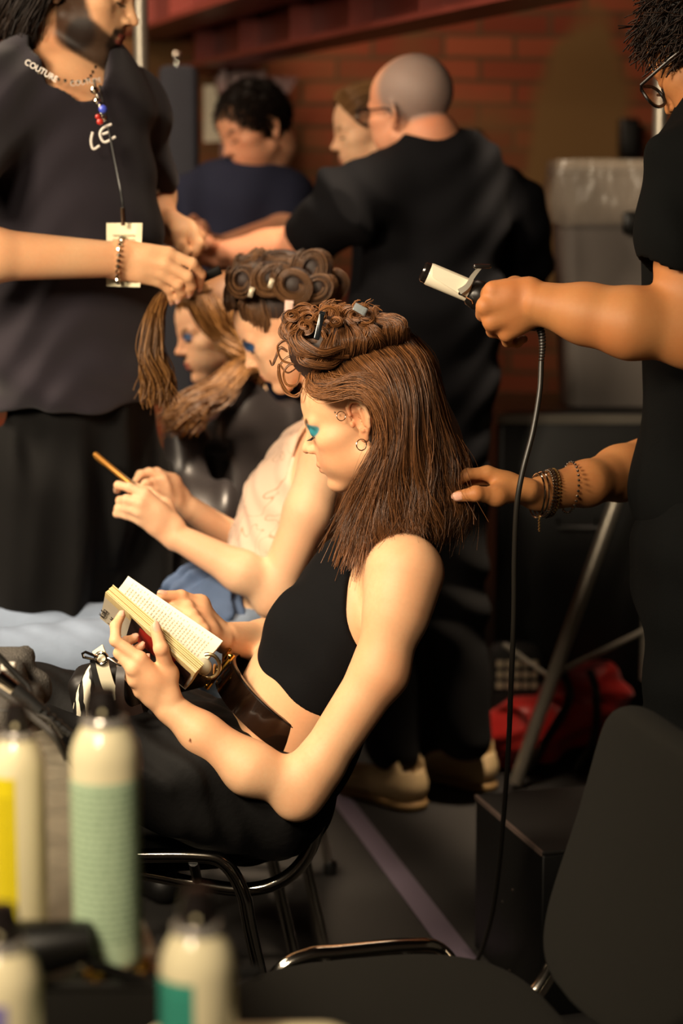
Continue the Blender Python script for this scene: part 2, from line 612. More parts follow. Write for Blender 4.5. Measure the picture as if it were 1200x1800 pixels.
def setup_camera():
    cd = bpy.data.cameras.new('camera')
    cd.sensor_fit = 'VERTICAL'; cd.sensor_height = 36; cd.sensor_width = 24; cd.lens = 70.0
    cd.dof.use_dof = True; cd.dof.focus_distance = 3.0; cd.dof.aperture_fstop = 2.8
    cd.clip_start = .05
    co = bpy.data.objects.new('camera', cd); COL.objects.link(co)
    co.location = (0, 0, CAMZ); co.rotation_euler = (math.radians(90) - PITCH, 0, 0)
    SC.camera = co
setup_camera()
SC.view_settings.view_transform = 'Standard'
SC.view_settings.look = 'None'
SC.view_settings.gamma = 1
SC.view_settings.use_curve_mapping = False
SC.view_settings.exposure = 0.08

def area(name, loc, target, energy, size, color, spread=180, sizey=None):
    l = bpy.data.lights.new(name, 'AREA'); l.energy = energy; l.size = size; l.color = color
    if sizey: l.shape = 'RECTANGLE'; l.size_y = sizey
    l.spread = math.radians(spread)
    o = bpy.data.objects.new(name, l); COL.objects.link(o); o.location = loc
    o.rotation_euler = (Vector(target) - Vector(loc)).to_track_quat('-Z', 'Y').to_euler()
    return o
WARM = (1, .82, .59)
area('makeup_lamp_light', (-1.2, 1.65, 1.95), (-.45, 3.1, .95), 26, .4, WARM, 110)
area('table_fill_light', (-.75, .35, 2.2), (-.45, 2.2, .8), 20, .4, WARM, 120)  # unseen fill added to brighten the cans and the front of the reader
area('back_fill_light', (.25, 4.35, 3.3), (.1, 4.6, 0), 4, .5, (1, .74, .52), 110)  # fill added overhead for the shoes and shaved head, no real lamp
area('left_fill_light', (-2.0, 3.1, 2.8), (-.75, 4.1, 1.2), 36, .7, (1, .80, .58), 120)  # second fill, unseen, added over the bearded stylist
area('floor_fill_spot', (.55, 3.85, 3.3), (.10, 4.45, 0), 22, .3, (1, .78, .55), 38)  # added spot without a real fixture, brings up the cream shoes
area('wall_fill_light', (-.7, 5.7, 3.1), (-.3, 7.4, 1.6), 20, .8, (1, .72, .50), 130)  # unseen fill, raised to brighten the dark brick of the back wall
w = bpy.data.worlds.new('world'); SC.world = w; w.use_nodes = True
w.node_tree.nodes['Background'].inputs[0].default_value = (1, .62, .38, 1)
w.node_tree.nodes['Background'].inputs[1].default_value = .012

def brick_mat():
    t = NT('old_brick')
    g = t.n('ShaderNodeNewGeometry')
    sep = t.n('ShaderNodeSeparateXYZ'); t.l(g.outputs['Position'], sep.inputs[0])
    cmb = t.n('ShaderNodeCombineXYZ'); t.l(sep.outputs[0], cmb.inputs[0]); t.l(sep.outputs[2], cmb.inputs[1])
    nz = t.n('ShaderNodeTexNoise'); nz.inputs['Scale'].default_value = 3; t.l(g.outputs['Position'], nz.inputs['Vector'])
    mx = t.n('ShaderNodeMix', data_type='VECTOR'); mx.inputs[0].default_value = .03
    t.l(cmb.outputs[0], mx.inputs[4]); t.l(nz.outputs['Color'], mx.inputs[5])
    b = t.n('ShaderNodeTexBrick')
    b.inputs['Scale'].default_value = 1; b.inputs['Brick Width'].default_value = .25; b.inputs['Row Height'].default_value = .079
    b.inputs['Mortar Size'].default_value = .010; b.inputs['Mortar Smooth'].default_value = .4; b.inputs['Bias'].default_value = 0
    b.inputs['Color1'].default_value = srgb('9a4e30'); b.inputs['Color2'].default_value = srgb('743019'); b.inputs['Mortar'].default_value = srgb('5c4128')
    t.l(mx.outputs[1], b.inputs['Vector'])
    stain = t.mix(t.ramp(t.noise(2.5, 5), .42, .68), b.outputs['Color'], srgb('71502c'))
    dist = t.n('ShaderNodeVectorMath', operation='DISTANCE')     # old render patch of its own shape
    sc = t.n('ShaderNodeVectorMath', operation='MULTIPLY'); sc.inputs[1].default_value = (1 / .20, 0, 1 / .62)
    t.l(g.outputs['Position'], sc.inputs[0]); t.l(sc.outputs[0], dist.inputs[0])
    dist.inputs[1].default_value = (.88 / .20, 0, 1.46 / .62)
    wob = t.n('ShaderNodeMath', operation='MULTIPLY_ADD'); wob.inputs[1].default_value = .7; t.l(t.noise(5, 3), wob.inputs[0]); t.l(dist.outputs['Value'], wob.inputs[2])
    patch = t.ramp(wob.outputs[0], .98, .94 + .3, (1, 1, 1, 1), (0, 0, 0, 1))
    nr = patch.node; nr.color_ramp.elements[0].position = .0; nr.color_ramp.elements[1].position = 1.0
    mr = t.n('ShaderNodeMapRange'); mr.inputs[1].default_value = 1.25; mr.inputs[2].default_value = 1.45; mr.inputs[3].default_value = 1; mr.inputs[4].default_value = 0
    t.l(wob.outputs[0], mr.inputs[0])
    t.set(Base_Color=t.mix(mr.outputs[0], stain, srgb('7a5c34')), Roughness=.9)
    t.bump(b.outputs['Fac'], -.6, .01)
    return t.m

def slab(name, c, h, m, **kw):
    o = MB().box(c, h).build(name, m, None, False)
    return tag(o, **kw) if kw else tag(o, kind='structure')
carpet = mat('carpet', '1d1a17', .95, var=.25, nscale=90, bump=.5, bscale=500, bdist=.003)
slab('floor', (0, 3.6, -.03), (3.4, 4.2, .03), carpet)
slab('wall_back', (0, 7.5, 1.8), (3.4, .1, 1.85), brick_mat())
slab('wall_left', (-3.45, 3.6, 1.8), (.06, 4.2, 1.85), mat('dark_plaster', '2b201a', .9, var=.2, nscale=4))
slab('wall_right', (3.45, 3.6, 1.8), (.06, 4.2, 1.85), MATS['dark_plaster'])
slab('ceiling', (0, 3.6, 3.68), (3.5, 4.2, .04), MATS['dark_plaster'])

# line of gaffer tape on the carpet
tp = [PF(572, 1392, .001), PF(608, 1392, .001), PF(842, 1690, .001), PF(790, 1690, .001)]
m = MB(); m.add([p for p in tp] + [p + V(0, 0, .0012) for p in tp], [[3, 2, 1, 0], [4, 5, 6, 7], [0, 1, 5, 4], [1, 2, 6, 5], [2, 3, 7, 6], [3, 0, 4, 7]])
tag(m.build('floor_tape', mat('tape', '5d5360', .45), None, False), 'straight strip of purple grey tape stuck across the dark carpet', 'tape')

# steel girders
red_steel = mat('red_oxide_steel', '7c3a32', .38, var=.25, nscale=7, bump=.15, bscale=20)
def ibeam(name, a, b, hgt, wid, label):
    """a, b: ends of the bottom centre line"""
    a, b = V(a), V(b); d = unit(b - a); n = np.cross(d, (0, 0, 1)); L = np.linalg.norm(b - a)
    R = np.stack([d, n, V(0, 0, 1)], 1); c = (a + b) / 2
    e = empty(name, a, label, 'girder')
    off = -a
    for nm, zc, hy, hz in (('lower_flange', .008, wid / 2, .008), ('web', hgt / 2, .006, hgt / 2 - .016), ('upper_flange', hgt - .008, wid / 2, .008)):
        m = MB().box(c + V(0, 0, zc) + off, (L / 2, hy, hz), R)
        if nm == 'web':
            for k in range(int(L / .5)):
                m.box(a + d * (.25 + .5 * k) + V(0, 0, zc) + off, (.006, wid / 2 * .9, hgt / 2 - .016), R)
        m.build(nm, red_steel, e, False)
    return e
ibeam('steel_girder', (-.52, 7.25, 1.885), (.98, 3.2, 1.885), .34, .16, 'long red steel girder sloping across the brick wall above the shaved head')
ibeam('steel_girder', (-.72, 7.3, 2.0), (.62, 3.4, 2.0), .34, .18, 'upper red steel girder whose lit edge crosses above the dark haired man')
e = empty('steel_column', (P(425, 150, 7.2)[0], 7.2, 0), 'red steel column rising behind the dark haired man to the girder', 'column')
for x_ in (-.06, .075): MB().box((x_, 0, .94), (.012, .09, .94)).build('flange', red_steel, e, False)
MB().box((0, 0, .94), (.062, .006, .94)).build('web', red_steel, e, False)
MB().add([(-.09, -.03, 1.86), (.20, -.03, 1.86), (.05, -.03, 1.62), (-.06, -.03, 1.62), (-.09, -.02, 1.86), (.20, -.02, 1.86), (.05, -.02, 1.62), (-.06, -.02, 1.62)],
         [[0, 3, 2, 1], [4, 5, 6, 7], [0, 1, 5, 4], [1, 2, 6, 5], [2, 3, 7, 6], [3, 0, 4, 7]]).build('gusset', red_steel, e, False)
# sheet of paper clipped to the column
a = [P(358, 150, 7.104), P(378, 150, 7.104), P(398, 248, 7.104), P(358, 250, 7.104)]
m = MB(); m.add([p for p in a] + [p + V(0, .002, 0) for p in a], [[0, 1, 2, 3], [7, 6, 5, 4], [0, 4, 5, 1], [1, 5, 6, 2], [2, 6, 7, 3], [3, 7, 4, 0]])
tag(m.build('paper_sheet', mat('paper_grey', 'd8ccb4', .8), None, False), 'pale paper sheet hanging left of the dark haired man, wider at its foot', 'paper')

# poles and stands
alu = mat('aluminium', '9b9488', .35, metal=.7, var=.1)
chrome = mat('chrome', 'd9d2c6', .12, metal=1)
black_metal = mat('black_metal', '0d0c0b', .35)
b = P(248, 100, 4.9)
e = empty('upright_pole', (b[0], b[1], 0), 'silver upright pole behind the shoulder of the bearded man', 'pole')
MB().tube([(0, 0, 0.02), (0, 0, 2.6)], .018, 16).build('tube', alu, e)
MB().lathe([(.09, 0), (.09, .012), (.03, .02), (.022, .05)], (0, 0, 0)).build('base', black_metal, e)
b = P(315, 200, 5.6)
e = empty('padded_post', (b[0], b[1], 0), 'dark padded post with a shiny knob beside the silver pole', 'post')
MB().box((0, 0, .9), (.052, .05, .9), None, .018).build('post', mat('dark_padding', '2a2a33', .8, var=.1), e)
MB().lathe([(.004, 0), (.004, .012), (.013, .018), (.014, .028), (.008, .036), (.0, .038)], (-.004, -.02, 1.80)).build('knob', chrome, e)

base = PF(905, 1388)
c = P(1163, 120, base[1] + .12)
e = empty('light_stand', (c[0], c[1], 0), 'tall grey light stand with a slanting leg behind the platform', 'stand')
MB().tube([(0, 0, .25), (0, 0, 3.0)], .018, 16).build('pole', alu, e)
top = P(1098, 835, base[1] + .06) - V(c[0], c[1], 0)
foot = base - V(c[0], c[1], 0) + V(0, 0, .016)
MB().tube([foot, top], .017, 14).build('leg', alu, e)
MB().tube([(top[0] * .1, top[1] * .1, top[2] + .02), (.02, -.20, .02)], .016, 14).build('leg', alu, e)
MB().tube([(0, 0, top[2] + .02), (.28, -.10, .02)], .016, 14).build('leg', alu, e)
MB().tube([top, (0, 0, top[2] + .05)], .014, 10).lathe([(.03, -.03), (.032, 0), (.032, .06), (.03, .09)], (0, 0, top[2])).build('collar', black_metal, e)
MB().tube([P(885, 1133, base[1] + .1) - V(c[0], c[1], 0), P(965, 1190, base[1] + .02) - V(c[0], c[1], 0), (0, 0, .38)], .007, 8).build('brace', alu, e)

# wall brackets
for px, py, Y, hx, hz, lab in ((831, 264, 7.3, .034, .075, 'black wall box just right of the shaved head'), (1107, 242, 7.3, .034, .07, 'black wall box on the plaster patch above the waste bin')):
    q = P(px, py, Y)
    e = empty('wall_box', (q[0], 7.4, q[2] - hz), lab, 'box')
    MB().box((0, -.05, hz), (hx, .05, hz), None, .008).build('housing', black_metal, e)
    MB().box((0, -.101, hz), (hx * .7, .003, hz * .8), None, .002).build('cover', mat('black_plastic', '100f0e', .5), e)

# waste bin on a dark case
case = mat('case_black', '060605', .45, var=.3, nscale=20, bump=.1)
q = P(1083, 400, 5.35)
e = empty('equipment_case', (q[0], 5.35, 0), 'black equipment case under the grey waste bin', 'case')
MB().box((0, 0, .46), (.33, .25, .44), None, .02).build('body', case, e)
for z_ in (.88, .04): MB().box((0, -.252, z_), (.33, .006, .012)).build('edging', alu, e, False)
for s in (-.12, .12):
    MB().tube([(s - .05, -.25, .62), (s - .05, -.28, .60), (s + .05, -.28, .60), (s + .05, -.25, .62)], .006, 8).build('handle', black_metal, e)
zb = .90
e = empty('waste_bin', (q[0], 5.35, zb), 'grey plastic waste bin lined with a clear bag', 'bin')
binm = mat('bin_plastic', '6e6660', .55)
def rrect(hx, hy, z, r=.04, n=6, wob=0, ph=0):
    out = []
    for qx, qy, a0 in ((1, 1, 0), (-1, 1, 90), (-1, -1, 180), (1, -1, 270)):
        for i in range(n):
            a = math.radians(a0 + 90 * i / (n - 1))
            out.append(V(qx * (hx - r) + r * math.cos(a), qy * (hy - r) + r * math.sin(a), z))
    return out
m = MB(); m.loft([rrect(.135, .13, 0), rrect(.165, .16, .60), rrect(.172, .167, .605), rrect(.172, .167, .62), rrect(.160, .155, .62), rrect(.155, .15, .60), rrect(.125, .12, .02)]); m.build('body', binm, e)
t = NT('clear_bag'); t.set(Base_Color=srgb('b9aa98'), Roughness=.2, Alpha=.38); t.bump(t.noise(22, 3, (1, 1, .35)), .8, .012); bagm = t.m
def wrap(hx, z, amp, seed, n=72):
    r = random.Random(seed); f = [(r.choice((5, 7, 11, 16)), r.random() * 6.3, r.random()) for _ in range(5)]
    out = []
    for p in rrect(hx, hx * .97, z, .05, 18):
        a = math.atan2(p[1], p[0]); w = sum(A * math.sin(k * a + ph) for k, ph, A in f) * amp
        out.append(V(p[0] * (1 + w / .17), p[1] * (1 + w / .17), z + w * .8))
    return out
m = MB(); m.loft([wrap(.150, .55, .002, 1), wrap(.166, .628, .002, 2), wrap(.176, .640, .003, 2), wrap(.182, .60, .004, 3), wrap(.188, .53, .006, 4), wrap(.184, .48, .008, 5), wrap(.181, .475, .008, 5)], False); m.build('bin_liner', bagm, e)
hp = P(1115, 392, 5.15) - V(q[0], 5.35, zb)
MB().box((hp[0], -.175, hp[2]), (.028, .02, .03), None, .01).build('clip', black_metal, e)

# low black platform
C1, C2 = PF(836, 1397, .31), PF(953, 1497, .31)
d1 = C2 - C1; d1[2] = 0; L1 = np.linalg.norm(d1); d1 = unit(d1); d2 = V(-d1[1], d1[0], 0)
if d2[0] < 0: d2 = -d2
R = np.stack([d2, -d1, V(0, 0, 1)], 1)
cen = C1 + d1 * L1 / 2 + d2 * .42; cen[2] = 0
e = empty('platform_box', cen, 'low black wooden platform box behind the front chair', 'platform')
MB().box((0, 0, .152), (.42, L1 / 2, .15), R, .004).build('body', case, e)
MB().box(R @ V(0, 0, .306), (.421, L1 / 2 + .001, .004), R, .002).build('top_panel', mat('platform_top', '14110e', .6, var=.3, nscale=30), e)
MB().box(R @ V(-.4205, 0, .306), (.002, L1 / 2, .0045), R).build('edge_trim', mat('worn_edge', '6a5a52', .4), e, False)
for u_, v_ in ((.10, .10), (.14, .05), (-.02, .06), (.03, .16)):
    MB().lathe([(.0, .0), (.003, .0), (.0025, .0015), (0, .002)], R @ V(-.42, v_ - .08, .05 + u_), R @ V(-1, 0, 0), 8).build('screw', chrome, e)

# red bag and the striped cloth lying by the stand
q = PF(965, 1372); q = V(q[0], q[1] + .12, 0)
e = empty('red_bag', q, 'crumpled red fabric bag with black straps on the floor', 'bag')
F = Field(.006); L = lambda *a: q + V(*a)
F.add(seg(L(-.11, 0, .06), .06, L(.10, .03, .16), .085, (0, 1, 0), .9), .03).add(ell(L(.12, .02, .17), (.10, .09, .10)), .05).add(ell(L(-.05, -.02, .10), (.12, .08, .08)), .05)
F.warp = lambda X, Y, Z: .006 * np.sin(38 * X + 20 * Z + 4 * np.sin(30 * Z)) + .004 * np.sin(70 * Z - 30 * X)
F.cut(half(L(0, 0, .003), (0, 0, -1)), .004)
o = F.mesh('body', mat('red_nylon', 'b01810', .45, var=.2, nscale=12, sheen=.2), e); o.location = -Vector(q)
for x0, x1 in ((-.02, .10), (.10, .17)):
    pts = spline([L(x0 - .03, -.10, .02), L(x0 + .01, -.105, .10), L(x1 - .05, -.085, .20), L(x1 - .06, -.02, .255)], 14)
    o = MB().tube(pts, .012, 6).build('strap', black_metal, e); o.location = -Vector(q)
q = P(905, 1240, base[1] + .25)
e = empty('striped_cloth', V(q[0], q[1], 0), 'black bag with pale striped lettering standing behind the slanting leg', 'bag')
MB().box((0, 0, .155), (.065, .05, .155), None, .02).build('body', mat('black_canvas', '100e0d', .9), e)
m = MB()
for r_ in range(3):
    for k in range(5):
        m.box((-.045 + .022 * k, -.0515, .215 + .028 * r_), (.007 if (k + r_) % 2 else .009, .001, .009))
m.build('print', mat('print_cream', 'a89c84', .8), e, False)
# ---------------------------------------------------------------- stacking chairs with chromed tube frames
weave = None
def chair_fabric():
    t = NT('chair_fabric')
    t.set(Base_Color=t.mix(t.noise(700, 2), srgb('0b0b08'), srgb('1a1813')), Roughness=.95, Specular_IOR_Level=.2)
    wv = t.n('ShaderNodeTexWave'); wv.inputs['Scale'].default_value = 170; wv.bands_direction = 'DIAGONAL'; t.l(t.co(), wv.inputs['Vector'])
    t.bump(wv.outputs['Fac'], .5, .002)
    return t.m
cfab = chair_fabric()
def superpad(hx, hy, hz, curve=0.0, n=28, ex=3.2):
    """rounded upholstered pad (local x, y plane; thickness z) bent by curve along y"""
    m = MB(); loops = []
    prof = [(0, -hz)] + [(1 - (1 - math.cos(a)) * .09 - .0, math.sin(a) * hz) for a in np.linspace(-math.pi / 2, math.pi / 2, 9)] + [(0, hz)]
    N = 56
    def ring(s, z):
        out = []
        for i in range(N):
            a = 2 * math.pi * i / N; c, d = math.cos(a), math.sin(a)
            x = hx * s * math.copysign(abs(c) ** (2 / ex), c); y = hy * s * math.copysign(abs(d) ** (2 / ex), d)
            out.append(V(x, y, z + curve * (y * y)))
        return out
    rings = []
    for s in (.02, .3, .6, .85): rings.append(ring(s, -hz * (1 - .0 * s)))
    for a in np.linspace(-math.pi / 2, math.pi / 2, 9): rings.append(ring(.93 + .07 * math.cos(a), math.sin(a) * hz))
    for s in (.85, .6, .3, .02): rings.append(ring(s, hz * (1 + .12 * (1 - s))))
    m.loft(rings, True)
    return m
def make_chair(loc, rz, label):
    e = empty('stacking_chair', loc, label, 'chair', 'upholstered stacking chairs', rz)
    m = superpad(.215, .235, .026); m.v = [(x, y, z + .444 + .02 * (x / .2) ** 3 * (1 if x > 0 else -.2) * -1) for x, y, z in m.v]
    m.build('seat', cfab, e, auto=0)
    # back pad: local plane -> stands on the tube, leaning back
    m = superpad(.19, .24, .022, -.6)
    out = []
    for x, y, z in m.v:
        h = x + .19                       # height along the pad
        lean = .19 + .32 * h              # gentle S
        out.append((-.235 - .46 * h + .50 * h * h + z, y, .475 + h * .90))
    m.v = out
    m.f = [f[::-1] for f in m.f]
    m.build('backrest', cfab, e, auto=0)
    for s in (-1, 1):
        y = s * .268
        pts = [(.235, y, .012), (.15, y, .26), (.115, y, .38), (.085, y, .440), (.045, y, .459), (0, y, .460), (-.09, y, .460), (-.135, y, .450), (-.165, y, .40), (-.18, y, .32), (-.245, y, .012)]
        f = MB().tube(spline(pts, 60), .0112, 14).build('leg_frame', chrome, e)
        for fx in (.235, -.246): MB().lathe([(.015, 0), (.015, .022), (.012, .03)], (fx, y, .0)).build('foot_cap', black_metal, f)
        y = s * .19
        pts = [(.12, y, .415), (0, y, .405), (-.10, y, .385), (-.17, y, .378), (-.225, y, .395), (-.262, y, .435), (-.284, y, .50), (-.316, y, .60)]
        MB().tube(spline(pts, 40), .0112, 14).build('back_tube', chrome, e)
        for bx, bz in ((.02, .41), (-.09, .392)): MB().tube([(bx, s * .268, .45), (bx, s * .19, bz)], .008, 10).build('bracket', black_metal, e)
    for bx, bz in ((.08, .413), (-.05, .40)): MB().tube([(bx, -.2, bz), (bx, .2, bz)], .010, 12).build('cross_rail', black_metal, e)
    MB().box((.03, 0, .425), (.17, .18, .004)).build('seat_board', black_metal, e, False)
    return e
# faces left: local x -> world -x, rotated a little towards the camera
make_chair((.065, 2.25, 0), math.radians(180 + 14), 'empty stacking chair with dark woven seat at the front right')
make_chair((-.315, 3.17, 0), math.radians(180), 'stacking chair under the reading woman in the black crop top')
# ---------------------------------------------------------------- dressing table, cans, towel, plugs
TZ = .76
r0, r1 = PF(96, 1290, TZ), PF(300, 1720, TZ)
t = NT('foil_grey'); t.set(Base_Color=t.mix(t.noise(9, 4), srgb('5b564b'), srgb('a39a86')), Roughness=.32, Metallic=.35); t.bump(t.noise(16, 3), .6, .01)
near = PF(300, 1742, TZ)[1]
dx = (r1[0] - r0[0]) / (r1[1] - r0[1])
def edge_x(Y): return r0[0] + dx * (Y - r0[1])
e = empty('dressing_table', (-.75, 2.2, 0), 'dressing table covered in crinkled grey plastic beside the seated women', 'table')
o0 = V(-.75, 2.2, 0)
far = 2.78
c4 = [V(edge_x(near), near, 0), V(edge_x(far), far, 0), V(-1.45, far, 0), V(-1.45, near, 0)]
vs = [p - o0 + V(0, 0, z) for z in (TZ - .03, TZ) for p in c4]
MB().add(vs, [[3, 2, 1, 0], [4, 5, 6, 7], [0, 1, 5, 4], [1, 2, 6, 5], [2, 3, 7, 6], [3, 0, 4, 7]]).build('tabletop', t.m, e, False)
for p in ((edge_x(near) - .06, near + .05), (edge_x(far) - .06, far - .05), (-1.4, near + .05), (-1.4, far - .05)):
    MB().tube([V(p[0], p[1], .0) - o0, V(p[0], p[1], TZ - .03) - o0], .016, 12).build('leg', black_metal, e)
rail0 = PF(300, 1692, TZ)[1]
rx = PF(292, 1742, TZ)[0]
hx = (rx + 1.42) / 2
MB().box(V(rx - hx, (near + rail0) / 2, TZ + .004) - o0, (hx, (rail0 - near) / 2, .004), None, .002).box(V(rx - hx, near - .002, TZ - .05) - o0, (hx, .006, .05)).build('front_rail', mat('rail_black', '15130f', .5), e)
for px in (172, 256): MB().lathe([(.012, 0), (.012, .006), (.006, .009), (.006, .016), (.0, .017)], PF(px, 1718, TZ + .008) - o0, n=18).build('brass_fitting', mat('brass', 'b98a3c', .25, metal=1), e)

# lower trolley in front
tz2 = .70
e = empty('trolley', (-.53, 1.42, 0), 'low black trolley holding the nearest spray cans', 'trolley')
for zz in (tz2 - .012, .25): MB().box((0, 0, zz), (.42, .13, .012), None, .004).build('shelf', MATS['rail_black'], e)
for sx in (-.4, .4):
    for sy in (-.11, .11): MB().tube([(sx, sy, .04), (sx, sy, tz2 - .02)], .010, 10).lathe([(.012, 0), (.02, .005), (.02, .035), (.012, .04)], (sx, sy, 0)).build('leg', black_metal, e)

cream = mat('can_cream', 'efe3bb', .22, coat=.3)
def can(base, r, h, label_mat, a0, a1, z0, z1, text_lines, label, sleeve=None):
    """spray can standing at base; a wrap-round label from angle a0 to a1 (degrees, 0 = +x, -90 = towards the camera)"""
    e = empty('spray_can', base, label, 'spray can', 'hairspray cans in front of the seated women')
    sh = h * .80
    MB().lathe([(0, 0), (r * .93, 0), (r, .004), (r, sh), (r * .97, sh + .008), (r * .86, sh + .018), (r * .68, sh + .027), (r * .58, sh + .031)], (0, 0, 0), n=48).build('body', sleeve or cream, e)
    MB().lathe([(r * .60, sh + .029), (r * .66, sh + .030), (r * .66, sh + .034), (r * .60, sh + .037), (r * .5, sh + .036)], (0, 0, 0), n=40).build('rim', mat('can_rim', 'cfc8bf', .25, metal=.6), e)
    n = MB().lathe([(r * .44, sh + .030), (r * .44, sh + .036), (r * .48, sh + .037), (r * .47, sh + .050), (r * .42, sh + .054), (r * .38, sh + .062), (r * .1, sh + .063)], (0, 0, 0), n=32).build('nozzle', mat('nozzle_black', '1c1716', .3), e)
    MB().lathe([(0, 0), (.0022, 0), (.0022, .003), (0, .003)], (0, -r * .38, sh + .044), (0, -1, 0), 10).build('spray_hole', cream, n)
    N = 40
    A = [math.radians(a0 + (a1 - a0) * i / N) for i in range(N + 1)]
    rr = r + .0006
    vs = [(rr * math.cos(a), rr * math.sin(a), z) for z in (z0 * h, z1 * h) for a in A]
    fs = [[i, i + 1, N + 2 + i, N + 1 + i] for i in range(N)]
    lb = mesh_obj('paper_label', vs, fs, label_mat, e)
    # rows of small print, built as raised ink
    m = MB(); rr += .0004
    for (zf, hf, b0, b1, rep) in text_lines:
        k = b0
        rnd = random.Random(int(zf * 1000))
        while k < b1:
            w = rnd.uniform(3, 9)
            aa = [math.radians(a0 + (a1 - a0) * min(k + w * j / 3, b1) / 100) for j in range(4)]
            m.add([(rr * math.cos(a), rr * math.sin(a), h * z) for z in (zf, zf + hf) for a in aa], [[i, i + 1, 5 + i, 4 + i] for i in range(3)])
            k += w + 2.5
    m.build('print', rep, lb, auto=0)
    return e
yellow = mat('label_yellow', 'e2cf1c', .4); mint = mat('label_mint', 'b7cfae', .35, var=.04); teal = mat('label_teal', '3f9a86', .4); violet = mat('label_violet', '8f86bd', .4)
inky = mat('ink_yellow', '9b8a12', .5); inkm = mat('ink_mint', '7f9a7c', .5); inkt = mat('ink_teal', '2f7f70', .5); inkv = mat('ink_violet', '6f66a0', .5)
g = PF(191, 1690, TZ + .008)
can(g, .0305, .238, mint, -200, 20, .03, .73, [(z, .008, 12, 88, inkm) for z in np.arange(.12, .70, .026)], 'tall spray can with a mint green label, middle of the row')
y = PF(40, 1662, TZ)
can(V(y[0], y[1], TZ), .0245, .212, yellow, -170, -88, .04, .79, [(z, .006, 10, 90, inky) for z in np.arange(.10, .70, .022)], 'slim spray can with a bright yellow label behind the mint one')
q = P(346, 1600, 1.44)
can(V(q[0], 1.44, tz2), .0290, .212, teal, -175, -92, .10, .79, [(z, .008, 10, 90, inkt) for z in np.arange(.15, .74, .03)], 'spray can with a teal label standing nearest the front chair')
q = P(4, 1700, 1.42)
can(V(q[0], 1.42, tz2), .0290, .205, violet, -170, -75, .10, .78, [(z, .008, 10, 90, inkv) for z in np.arange(.15, .74, .03)], 'spray can with a violet label cut by the left edge')
# lying can
q = PF(150, 1790, tz2 + .075)
e = can(V(q[0], q[1], tz2 + .035), .0290, .20, mat('label_pale', 'b9b99c', .4), -170, -20, .10, .70, [(z, .01, 10, 90, inkm) for z in (.3, .4, .5)], 'cream spray can lying on its side at the bottom edge')
e.rotation_euler = (math.radians(78), 0, math.radians(62)); e.location = (q[0] + .06, q[1] - .02, tz2 + .047)

# round brush / dryer on the table
q = PF(22, 1668, TZ + .03)
e = empty('hair_dryer', V(q[0], q[1] - .03, TZ), 'black hair dryer lying between the yellow can and the violet can', 'hair dryer')
MB().lathe([(0, 0), (.022, .002), (.026, .02), (.026, .07), (.020, .11), (.017, .125), (.0, .125)], (-.05, 0, .03), (.98, .1, .12), 28).build('barrel', black_metal, e)
MB().tube([(-.01, 0, .03), (-.03, -.03, .02), (-.07, -.05, .015)], .012, 12).build('handle', MATS['black_plastic'], e)
MB().tube(spline([(.07, .0, .03), (.11, .01, .012), (.16, .02, .010), (.22, .03, .010)], 20), .006, 8).build('cord', black_metal, e)

# dark towel at the far end of the table
q = PF(30, 1262, TZ)
F = Field(.006)
a = PF(-60, 1258, TZ)
F.add(rbox(V(a[0] - .13, 2.60, TZ + .022), (.235, .10, .022), None, .02), .01)
F.add(rbox(V(a[0] - .14, 2.64, TZ + .050), (.22, .08, .022), None, .02), .012)
F.add(rbox(V(a[0] - .22, 2.66, TZ + .078), (.22, .07, .018), None, .018), .012)
F.warp = lambda X, Y, Z: .004 * np.sin(26 * X + 9 * np.sin(14 * Y)) + .0025 * np.sin(60 * Z + 20 * X)
tow = F.mesh('towel', mat('towel_grey', '46423d', .95, var=.35, nscale=200, bump=.9, bscale=350, bdist=.004), None)
tag(tow, 'folded dark grey towel on the far end of the dressing table', 'towel')
# plug, connector and cables on the towel
e = empty('power_connector', P(60, 1240, 2.5), 'chrome and black cable connector lying on the grey towel', 'plug')
o0 = P(60, 1240, 2.5)
def rel(px, py, Y): return P(px, py, Y) - o0
MB().tube([rel(-6, 1190, 2.44), rel(28, 1216, 2.44)], .011, 18).build('metal_sleeve', chrome, e)
MB().tube([rel(24, 1212, 2.44), rel(70, 1250, 2.44)], [.012, .0105], 18).build('shell', MATS['black_plastic'], e)
m = MB()
for i in range(4):
    a, b = rel(74 + i * 12, 1253 + i * 9, 2.44), rel(80 + i * 12, 1257.5 + i * 9, 2.44)
    m.tube([a, b], [.009 - .001 * i] * 2, 14)
m.tube([rel(66, 1247, 2.44), rel(124, 1290, 2.44)], .005, 10).build('strain_relief', MATS['black_plastic'], e)
MB().tube([rel(-6, 1150, 2.46), rel(48, 1205, 2.46), rel(60, 1238, 2.45)], .0045, 8).build('latch', black_metal, e)
MB().box(rel(15, 1171, 2.5), (.009, .006, .005), None, .002).build('white_tab', mat('white_plastic', 'd8d2c6', .4), e)
pts = [P(-30, 1195, 2.42), P(10, 1222, 2.40), P(60, 1262, 2.38), P(100, 1300, 2.36), P(128, 1360, 2.42), P(160, 1450, 2.62), P(190, 1560, 2.8), PF(215, 1900, .01)]
tag(MB().tube(spline(pts, 60), .0048, 10).build('power_cable', mat('rubber', '26231f', .45)), 'thick black cable crossing the towel and dropping off the table edge', 'cable')
pts = [P(-30, 1246, 2.42), P(20, 1250, 2.42), P(60, 1254, 2.43), P(90, 1268, 2.43), P(110, 1296, 2.43)]
tag(MB().tube(spline(pts, 30), .0022, 8).build('thin_cable', MATS['rubber']), 'thin grey cable lying across the towel below the connector', 'cable')
